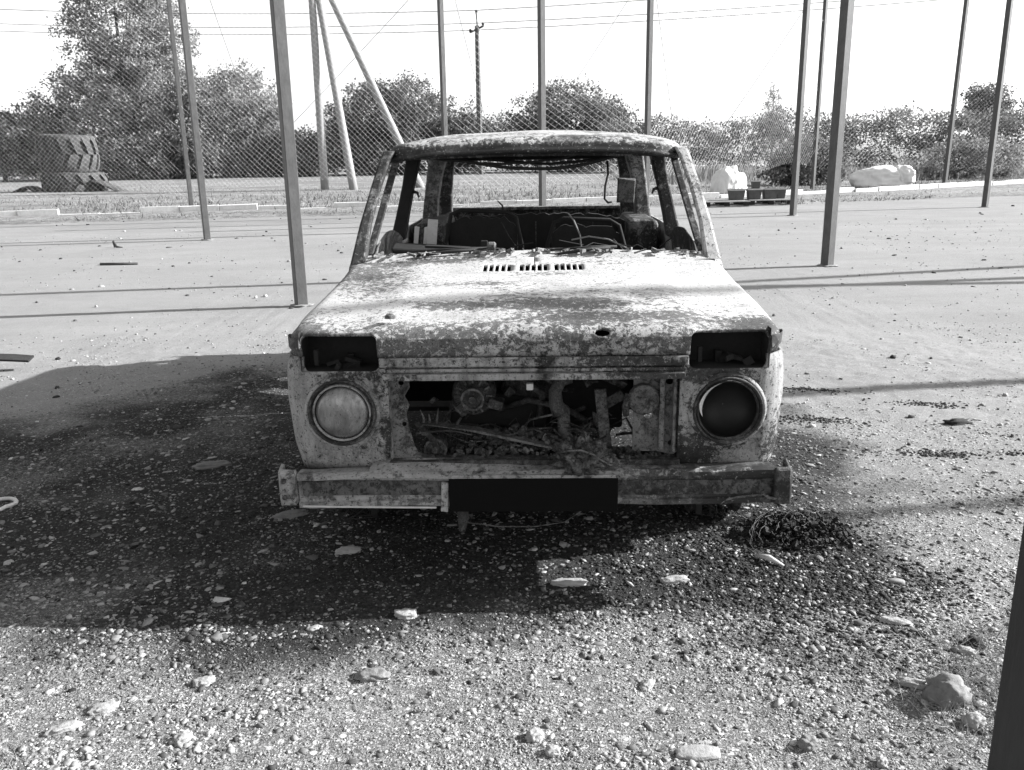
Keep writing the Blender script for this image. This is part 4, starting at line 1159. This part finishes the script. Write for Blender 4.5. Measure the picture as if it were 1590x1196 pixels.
# ------------------------------------------------------------------ grass
def grass():
    n = 60000
    xx = RNG.uniform(-24, 26, n); u = RNG.random(n)
    ky = kerb_y(xx)
    side = RNG.random(n) < .38
    yy = np.where(side, ky - .2 - u * np.where(xx > 7, 3.2, 1.9), ky + .15 + (u ** 1.7) * 24)
    dens = fbm(xx, yy, .6, 3, 13)
    keep = dens > RNG.uniform(.25, .62, n)
    xx, yy, side = xx[keep], yy[keep], side[keep]; n = len(xx)
    # keep the tyre stack and bags clear
    h = np.where(side, RNG.uniform(.02, .09, n), RNG.uniform(.05, .16, n)) * np.where(RNG.random(n) < .02, 2.2, 1)
    w = RNG.uniform(.012, .03, n); a = RNG.uniform(0, 6.28, n)
    z0 = np.where(side, 0.0, .05)
    B = np.stack([xx, yy, z0], -1); D = np.stack([np.cos(a), np.sin(a), 0 * a], -1)
    T = B + np.stack([RNG.normal(size=n) * .06, RNG.normal(size=n) * .06, h], -1)
    V = np.stack([B - D * w[:, None], B + D * w[:, None], T], 1).reshape(-1, 3)
    o = np_mesh('grass', V, np.arange(3 * n), 3, M['grass'], None, {'tone': np.repeat(RNG.uniform(0, 1, n), 3)})
    tag(o, 'rough grass blades along the kerb and meadow', 'grass', None, 'stuff')
    # dry grass in the foreground: by the boulder, left corner, by the burnt wheel
    B = []; T = []; W = []
    for (cx, cy, sx_, sy_, m, hh) in [(1.27, 2.02, .13, .12, 900, .05), (1.20, 1.90, .12, .06, 300, .04), (-1.30, 1.80, .05, .04, 260, .04), (1.42, 2.25, .10, .08, 300, .05), (.95, 1.80, .2, .08, 260, .03)]:
        px = RNG.normal(cx, sx_, m); py = RNG.normal(cy, sy_, m); pz = ground_z(px, py)
        B.append(np.stack([px, py, pz], -1)); T.append(np.stack([px + RNG.normal(0, hh * .8, m), py + RNG.normal(0, hh * .8, m), pz + hh * RNG.uniform(.2, 1.2, m)], -1))
    B = np.concatenate(B); T = np.concatenate(T); m = len(B); a = RNG.uniform(0, 6.28, m); D = np.stack([np.cos(a), np.sin(a), 0 * a], -1) * .0012
    V = np.stack([B - D, B + D, T], 1).reshape(-1, 3)
    o = np_mesh('dry_grass', V, np.arange(3 * m), 3, M['grass'], None, {'tone': np.repeat(RNG.uniform(0, 1.3, m), 3)})
    tag(o, 'dry grass wisps growing through the gravel in the foreground', 'grass', None, 'stuff')
grass()

# ------------------------------------------------------------------ gravel
def ico():
    bm = bmesh.new(); bmesh.ops.create_icosphere(bm, subdivisions=1, radius=1)
    v = np.array([p.co for p in bm.verts]); f = np.array([[q.index for q in p.verts] for p in bm.faces]); bm.free()
    return v, f
ICO_V, ICO_F = ico()

PRI_V = np.array([(math.cos(k * math.pi / 3) * f, math.sin(k * math.pi / 3) * f, z) for f, z in ((1.0, -.9), (.82, .75)) for k in range(6)])
PRI_F = np.array([(0, 2, 1), (0, 3, 2), (0, 4, 3), (0, 5, 4), (6, 7, 8), (6, 8, 9), (6, 9, 10), (6, 10, 11)] + [q for k in range(6) for q in ((k, (k + 1) % 6, 6 + (k + 1) % 6), (k, 6 + (k + 1) % 6, 6 + k))])

def scatter(name, X, Y, S, tone, mat, flat=(.35, .8), sink=.25, label='', lift=0.0, chip=False):
    n = len(X); TV, TF = (PRI_V, PRI_F) if chip else (ICO_V, ICO_F); nv = len(TV)
    if chip:                                   # angular crushed-stone chips: uneven hexagonal slabs
        rad = 1 + RNG.uniform(-.48, .30, (n, 6, 1)); V = np.tile(TV[None], (n, 1, 1))
        V[:, :6, :2] *= rad; V[:, 6:, :2] *= rad * RNG.uniform(.65, 1.05, (n, 6, 1)); V[:, 6:, 2] *= RNG.uniform(.5, 1.3, (n, 6))
    else:
        V = (np.sign(TV) * np.abs(TV) ** .62)[None] * (1 + RNG.uniform(-.32, .32, (n, nv, 1)))
    sc = np.stack([S * RNG.uniform(.7, 1.5, n), S * RNG.uniform(.6, 1.1, n), S * RNG.uniform(flat[0], flat[1], n)], -1)
    V = V * sc[:, None, :]
    a = RNG.uniform(0, 6.28, n); t = RNG.normal(0, .22, n)
    ca, sa, ct, st = np.cos(a)[:, None], np.sin(a)[:, None], np.cos(t)[:, None], np.sin(t)[:, None]
    x, y, z = V[..., 0], V[..., 1], V[..., 2]
    y, z = y * ct - z * st, y * st + z * ct
    x, y = x * ca - y * sa, x * sa + y * ca
    V = np.stack([x + X[:, None], y + Y[:, None], z + (ground_z(X, Y) + sc[:, 2] * (1 - 2 * sink) + lift)[:, None]], -1).reshape(-1, 3)
    F = (TF[None] + (np.arange(n) * nv)[:, None, None]).reshape(-1)
    o = np_mesh(name, V, F, 3, mat, None, {'tone': np.repeat(tone, nv)})
    return tag(o, label, None, None, 'stuff')

def gravel():
    n = 260000
    Y = 1.55 + 5.5 * RNG.random(n) ** 2.2
    X = RNG.uniform(-1, 1, n) * (.62 * Y + .25)
    cl = fbm(X, Y, 2.2, 4, 51)
    dens = np.where(Y < 2.7, np.maximum(sstep(.30, .62, cl) * .75, .22), sstep(.34, .66, cl) * .8 * np.clip(1.1 - (Y - 2.7) * .16, .1, 1))
    right = sstep(.2, 1.2, X) * (Y > 2.6)
    dens = dens * (1 - .5 * right * (Y > 3.6))
    keep = RNG.random(n) < dens
    X, Y, cl = X[keep], Y[keep], cl[keep]
    keep = ~((np.abs(X - .1) < .72) & (Y > 3.2) & (Y < 6)); X, Y = X[keep], Y[keep]
    n = len(X)
    S = np.exp(RNG.normal(math.log(.0021), .46, n)) * (1 + .12 * np.maximum(Y - 2, 0))
    S = np.where(RNG.random(n) < .014, S * 2.2, S); S = np.clip(S, .0014, .016)
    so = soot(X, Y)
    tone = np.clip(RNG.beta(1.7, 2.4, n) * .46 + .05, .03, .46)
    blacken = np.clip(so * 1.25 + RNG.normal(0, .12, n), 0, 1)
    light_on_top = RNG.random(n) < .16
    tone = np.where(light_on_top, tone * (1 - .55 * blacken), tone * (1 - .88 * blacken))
    h = n // 10
    scatter('gravel', X[:h], Y[:h], S[:h], tone[:h], M['stone'], (.20, .5), .36, 'loose rounded gravel strewn over the yard in front of the wreck')
    scatter('crushed_stone', X[h:], Y[h:], S[h:] * 1.12, tone[h:], M['stone'], (.18, .5), .28, 'crushed pale stone chips strewn over the yard in front of the wreck', 0.0, True)
    # larger angular chips lying in drifts
    m = 42000
    Y2 = 1.6 + 2.8 * RNG.random(m) ** 1.5; X2 = RNG.uniform(-1, 1, m) * (.62 * Y2 + .25)
    dr = fbm(X2, Y2, 3.0, 4, 91); ok = RNG.random(m) < sstep(.40, .60, dr) * .8 + .10
    X2, Y2 = X2[ok], Y2[ok]; m = len(X2)
    S2 = np.clip(np.exp(RNG.normal(math.log(.0052), .45, m)), .0025, .017)
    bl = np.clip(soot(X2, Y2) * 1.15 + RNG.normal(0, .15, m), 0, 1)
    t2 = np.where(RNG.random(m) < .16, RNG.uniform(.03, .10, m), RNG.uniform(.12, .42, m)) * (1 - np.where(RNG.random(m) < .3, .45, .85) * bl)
    scatter('stone_chips', X2, Y2, S2, t2, M['stone'], (.12, .42), .25, 'broken pale stone chips lying in drifts in the foreground', 0.0, True)
    # pale ash flakes and paint scales that settled on the soot after the fire
    m = 30000
    Y3 = 2.35 + 3.6 * RNG.random(m) ** 1.35; X3 = RNG.uniform(-3.4, 1.5, m)
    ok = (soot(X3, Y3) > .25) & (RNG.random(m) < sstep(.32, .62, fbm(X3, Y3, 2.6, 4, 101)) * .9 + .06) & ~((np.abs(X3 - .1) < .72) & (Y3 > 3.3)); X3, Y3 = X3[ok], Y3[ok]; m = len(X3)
    S3 = np.clip(np.exp(RNG.normal(math.log(.0052), .55, m)), .002, .022)
    t3 = RNG.beta(1.3, 2.6, m) * .42 + .03
    scatter('ash_flakes', X3, Y3, S3, t3, M['stone'], (.06, .26), .15, 'pale ash flakes and paint scales lying on the sooty ground', 0.0, True)
    # charred flakes
    m = 16000
    a = RNG.normal(0, 1, (m, 2))
    c = RNG.integers(0, 4, m)
    cx = np.array([.95, .9, -.7, 1.2])[c]; cy = np.array([2.78, 2.45, 3.1, 2.55])[c]; sx = np.array([.32, .36, .75, .26])[c]; sy = np.array([.20, .22, .55, .24])[c]
    X = cx + a[:, 0] * sx; Y = cy + a[:, 1] * sy + (-.35) * (X - cx) * (c != 2)
    ok = (Y > 1.6) & (soot(X, Y) + RNG.normal(0, .2, m) > .15); X, Y = X[ok], Y[ok]; m = len(X)
    S = np.exp(RNG.normal(math.log(.0042), .55, m)); S = np.clip(S, .0015, .011)
    tone = np.where(RNG.random(m) < .14, RNG.uniform(.12, .35, m), RNG.uniform(.010, .035, m))
    scatter('char_flakes', X, Y, S, tone, M['stone'], (.12, .4), .15, 'charred flakes and ash scattered round the front of the wreck', 0.0, True)
    # clods and crumbs further out on the yard
    m = 240
    Y = 4 + 17 * RNG.random(m) ** 1.3; X = RNG.uniform(-1, 1, m) * .62 * Y
    S = RNG.uniform(.006, .020, m) * (1 + .06 * Y); tone = np.where(RNG.random(m) < .6, RNG.uniform(.02, .07, m), RNG.uniform(.16, .34, m))
    scatter('yard_crumbs', X, Y, S, tone, M['stone'], (.25, .6), .2, 'scattered clods and chips on the open yard', 0.0, True)
    m = 5000
    Y = 4.2 + 13 * RNG.random(m) ** 1.5; X = RNG.uniform(-1, 1, m) * .62 * Y; ok = RNG.random(m) < sstep(.40, .66, fbm(X, Y, .7, 4, 131)); X, Y = X[ok], Y[ok]; m = len(X)
    scatter('yard_grit', X, Y, RNG.uniform(.003, .008, m) * (1 + .05 * Y), RNG.uniform(.05, .34, m), M['stone'], (.3, .7), .2, 'fine grit gathered in drifts on the open yard', 0.0, True)
    # streaks of charred litter on the right-hand side of the yard
    m = 1500; c = RNG.integers(0, 7, m)
    cx = np.array([2.95, 2.55, 2.35, 1.75, 1.62, 2.7, 2.05])[c]; cy = np.array([4.05, 3.85, 4.7, 5.05, 4.45, 3.45, 3.9])[c]
    u = RNG.normal(0, 1, m) * np.array([.22, .14, .12, .14, .12, .16, .10])[c]; v = RNG.normal(0, 1, m) * .028
    X = cx + u * .96 + v * .3; Y = cy - u * .24 + v
    scatter('charred_litter', X, Y, RNG.uniform(.003, .010, m), RNG.uniform(.012, .06, m), M['stone'], (.2, .6), .2, 'streaks of dark charred litter on the yard right of the wreck', 0.0, True)
gravel()

def rock(loc, size, mat, label, seed, rz=0.0, sub=4, amp=.30, name='rock', cat='rock'):
    z = float(ground_z(loc[0], loc[1]))
    o = lump(name, (loc[0], loc[1], z + size[2] * .22), size, M[mat], None, seed, sub, amp, 1.9, .80)
    o.rotation_euler = (0, 0, rz)
    return tag(o, label, cat, 'larger rocks lying in the gravel')
rock((.441, 1.803), (.055, .026, .012), 'rock', 'flat pale oval rock at the bottom edge below the bumper', 1, 0, 4, .12)
rock((1.135, 1.985), (.048, .05, .046), 'rock_grey', 'rounded grey boulder in dry grass at the lower right', 2, .4)
rock((1.155, 1.885), (.026, .020, .020), 'rock', 'small pale rock just in front of the grey boulder', 3, .2)
rock((1.075, 2.045), (.040, .016, .014), 'rock', 'pale slab leaning on the far left of the grey boulder', 4, -.4)
rock((.042, 1.879), (.022, .019, .017), 'rock', 'pale cube-like rock at the bottom centre', 5, .5)
rock((.085, 1.815), (.019, .015, .014), 'rock', 'small pale rock right of the cube-like rock', 6, .1)
rock((-.351, 2.467), (.036, .020, .018), 'rock', 'pale rock on the shadow edge below the number plate', 7, .1)
rock((-.41, 2.152), (.044, .026, .014), 'rock_grey', 'flat grey rock below the left half of the bumper', 8, .0)
rock((-1.111, 2.015), (.038, .020, .012), 'rock', 'broken pale slab at the lower left', 9, .35)
rock((-1.172, 1.929), (.042, .017, .012), 'rock', 'long pale slab nearest the lower left corner', 10, .5)
rock((-.85, 1.885), (.022, .018, .014), 'rock', 'pale knob-shaped rock between lower left corner and bottom centre', 11, .8)
rock((-.88, 2.135), (.030, .020, .012), 'rock', 'pale flat rock below the left end of the bumper', 12, .3)
rock((.186, 2.67), (.060, .020, .014), 'rock', 'sunlit pale rock in front of the number plate', 13, .05)
rock((.545, 2.68), (.050, .020, .016), 'rock', 'sunlit pale chip under the right half of the bumper', 14, .15)
rock((.36, 2.09), (.026, .016, .013), 'rock', 'small grey-white rock right of bottom centre', 15, .9)
rock((1.29, 2.19), (.030, .016, .012), 'rock', 'pale sliver of rock beside the charred clump', 16, -.5)
rock((.72, 1.83), (.026, .022, .017), 'rock_grey', 'grey half-buried rock near the bottom edge right of centre', 17, .6)
rock((.87, 1.755), (.016, .012, .012), 'rock', 'small white egg-shaped rock at the bottom edge near the right post', 18, 1.1)
rock((1.17, 2.38), (.050, .018, .012), 'rock', 'long pale slab in the sunlit gravel right of the wreck', 19, -.35)
rock((-1.442, 3.903), (.085, .030, .020), 'rock_grey', 'flat grey slab in the shade left of the wreck', 20, .3)
rock((-.92, 3.30), (.07, .022, .018), 'rock_grey', 'thin grey slab in the shade near the left bumper end', 21, .4)
rock((-.62, 2.95), (.045, .022, .018), 'rock', 'pale rock in the shade before the left bumper end', 22, .2)
rock((1.335, 2.235), (.026, .024, .022), 'char', 'black charred clump in the gravel above the grey boulder', 23, .2, 4, .5, 'charred_clump', 'clump')
rock((2.35, 4.35), (.07, .03, .02), 'char', 'black charred scrap on the yard far right of the wreck', 24, .3, 3, .5, 'charred_clump', 'clump')
rock((1.62, 5.35), (.09, .025, .02), 'char', 'dark charred scrap lying beside the right headlight side of the wreck', 25, .2, 3, .5, 'charred_clump', 'clump')
rock((2.95, 4.05), (.16, .03, .02), 'char', 'long dark strip of ash near the right edge of the yard', 26, -.2, 4, .5, 'charred_clump', 'clump')

# scraps of wreckage on the ground
def scrap(pts, r, mat, name, label, cat, n=6):
    pts = [(a, b, c + float(ground_z(a, b))) for a, b, c in pts]
    return tag(MB().tube(pts, r, n).build(name, M[mat], None, True), label, cat)
scrap([(-2.13 - .06 + .05 * math.cos(t) * (1 + .15 * math.sin(3 * t)), 3.43 + .07 * math.sin(t), .010) for t in np.linspace(-2.2, 2.4, 14)], .009, 'ring', 'hose_ring', 'curled pale hose ring lying at the left edge', 'hose')
scrap([(-6.63, 14.62, .0), (-6.62, 14.58, .10), (-6.56, 14.54, .02), (-6.45, 14.52, .01)], [.012, .02, .02, .006], 'twig', 'bent_twig', 'dark bent twig standing on the pale yard at the left', 'twig')
scrap([(-5.72, 12.1, .015), (-5.2, 12.1, .015)], .02, 'twig', 'thin_stick', 'short dark stick lying flat on the yard at the left', 'stick')
pl = MB().strip([[warp(-4.9 + 1.50 * k / 12, 5.98 + d + .05 * math.sin(k * .5), .05 + .05 * math.sin(k / 12 * 3.1) + (.02 if d > 0 else 0), .012, 3) for d in (-.04, .04)] for k in range(13)]).build('rubber_strip', M['char'], None, False, 0, .015)
tag(pl, 'dark curled rubber strip lying at the left edge of the car shadow', 'rubber strip')
# steel cord of the burnt tyre below the bumper
tw = MB()
for k in range(20):
    a0 = random.uniform(0, 6.28); ln = random.uniform(.5, 2.2); rr = random.uniform(.06, .14); tx = random.uniform(-.06, .10); ty = random.uniform(-.06, .06)
    pts = []
    for j in range(8):
        w = a0 + ln * j / 7
        pts.append((.97 + tx + rr * math.cos(w) * random.uniform(.92, 1.08), 2.97 + ty + .07 * math.sin(w * 1.3), max(.004, .035 + rr * .55 * math.sin(w) * random.uniform(.85, 1.15))))
    tw.tube(pts, .0010, 3, False)
tag(tw.build('tyre_cord_bundle', M['engine']), 'tangled steel cord of a burnt tyre below the right end of the bumper', 'wire tangle')
o = heap('char_pile', (1.06, 3.02, .0), (.26, .15, .085), 1100, M['char'], None, .004, .014)
tag(o, 'black heap of charred rubber crumbs beside the right end of the bumper', 'char heap')
scrap([(.865, 2.83, .01), (.90, 2.79, .02), (.945, 2.76, .008)], [.006, .012, .004], 'pale', 'pale_shard', 'pale curled shard in front of the tangled tyre cord', 'shard')

# ------------------------------------------------------------------ tyre stack, sheeting, pallets, planters
def big_tyre(name, loc, ro, h, label, tilt=(0, 0), seed=0, rz=0.0):
    e = empty(name, loc, rz, label, 'tyre', 'huge scrap tyres stacked in the meadow')
    e.rotation_euler = (tilt[0], tilt[1], rz)
    ri = ro * .52
    prof = [(ri, .18 * h), (ri * 1.06, .06 * h), (ro * .80, .0), (ro * .93, .06 * h), (ro * .89, .16 * h), (ro * .90, .5 * h), (ro * .89, .84 * h), (ro * .93, .94 * h), (ro * .80, h), (ri * 1.06, .94 * h), (ri, .82 * h), (ri, .18 * h)]
    MB().lathe((0, 0, 0), prof, 40, 'z').build('carcass', M['tyre'], e, True)
    n = 15
    for k in range(n):
        for half in (0, 1):
            mb = MB(); rows = []
            for j in range(5):
                u = j / 4; w = 2 * math.pi * (k + (.5 if half else 0)) / n + (.22 * u)
                z = h * (.5 + (.46 * (1 - u) - .0) * (1 if half else -1)); w2 = w + .25
                rr = ro * .89 - (.03 * ro if j == 0 else 0)
                rt = ro * (.925, .98, 1.0, 1.0, .99)[j] * random.uniform(.985, 1.0)
                rows.append([(math.cos(w) * rr, math.sin(w) * rr, z), (math.cos(w) * rt, math.sin(w) * rt, z), (math.cos(w2) * rt, math.sin(w2) * rt, z), (math.cos(w2) * rr, math.sin(w2) * rr, z)])
            mb.strip(rows).build('tread_lug', M['tyre'], e)
    return e
big_tyre('scrap_tyre', (-19.0, 38.6, .95), 1.24, 1.55, 'upper huge tyre of the stack in the meadow', (R(1), R(3)))
big_tyre('scrap_tyre', (-18.85, 38.6, -.05), 1.34, 1.0, 'lower huge tyre of the stack, half sunk in the grass', (0, R(2)))
rows = []
for (dx, dz) in [(-2.5, .05), (-2.1, .20), (-1.8, .34), (-1.5, .36), (-1.2, .18)]:
    rows.append([(-18.95 + dx, 38.1 + d, dz + (.05 if abs(d) < .1 else 0)) for d in (-.45, 0, .45)])
tag(MB().strip(rows).build('rubber_flap', M['tyre'], None, True, 0, .05), 'dark rubber flap sticking out of the grass left of the tyre stack', 'rubber')
rows = []
for (dx, dz) in [(1.2, .55), (1.5, .46), (1.9, .28), (2.3, .10), (2.5, .02)]:
    rows.append([(-18.95 + dx, 38.1 + d, dz + (.04 if abs(d) < .1 else 0)) for d in (-.45, 0, .45)])
tag(MB().strip(rows).build('rubber_flap', M['tyre'], None, True, 0, .05), 'ribbed rubber flap sloping into the grass right of the tyre stack', 'rubber')

def sheeting(loc, size, label, seed):
    o = lump('white_sheeting', loc, size, M['bag'], None, seed, 5, .22, 1.15, .9)
    return tag(o, label, 'sheeting', 'white sheeting heaps by the kerb')
sheeting((12.75, 30.2, .30), (.98, .6, .50), 'crumpled white sheeting heap on the grass at the right', 4)
sheeting((13.35, 30.0, .40), (.40, .35, .40), 'white bulging sack at the right end of the sheeting heap', 9)
sheeting((6.55, 26.6, .36), (.42, .4, .55), 'white bulging bag standing behind the pallets', 7)
sheeting((6.95, 26.9, .30), (.30, .3, .42), 'smaller white bag right behind the bulging bag', 12)

def pallet(loc, rz, label):
    e = empty('pallet', loc, rz, label, 'pallet', 'pallets by the kerb')
    for k in range(6): MB().box((0, -.5 + k * .2, .135), (1.15, .11, .022)).build('deck_board', M['pallet'], e)
    for k in (-.5, 0, .5):
        for j in (-.45, 0, .45): MB().box((k, j, .075), (.12, .12, .10)).build('block', M['char'], e)
    for j in (-.45, 0, .45): MB().box((0, j, .012), (1.15, .10, .022)).build('bottom_board', M['pallet'], e)
    return e
pallet((5.55, 22.9, 0), .03, 'left pallet under the planters by the kerb')
pallet((6.78, 23.3, 0), .05, 'right pallet under the planters by the kerb')
def planter(loc, w, h, label, rz=0.0):
    e = empty('planter', loc, rz, label, 'planter', 'dark planters on the pallets')
    mb = MB(); t = .02
    lo, hi = w * .40, w * .5
    rings = [(lo, 0), (hi, h), (hi - t, h), (lo - t, .03)]
    rows = [[(-a, -a * .8, z), (a, -a * .8, z), (a, a * .8, z), (-a, a * .8, z), (-a, -a * .8, z)] for a, z in rings]
    mb.strip(rows).build('pot', M['crate'], e)
    r2 = [(hi + .012, h - .03), (hi + .012, h + .006), (hi - .008, h + .006)]
    MB().strip([[(-a, -a * .8, z), (a, -a * .8, z), (a, a * .8, z), (-a, a * .8, z), (-a, -a * .8, z)] for a, z in r2]).build('rim', M['crate_edge'], e)
    MB().box((0, 0, h - .06), (w * .8, w * .66, .02)).build('soil', M['char'], e)
    return e
planter((5.92, 22.95, .148), .40, .27, 'left dark planter with a pale rim on the pallets')
planter((6.42, 23.1, .148), .36, .27, 'middle dark planter with a pale rim on the pallets')
planter((6.86, 23.2, .148), .36, .27, 'right dark planter with a pale rim on the pallets')
planter((6.46, 23.12, .425), .22, .20, 'small dark pot standing on top of the planters')
planter((7.18, 23.3, .148), .24, .26, 'narrow dark planter at the right end of the pallets')
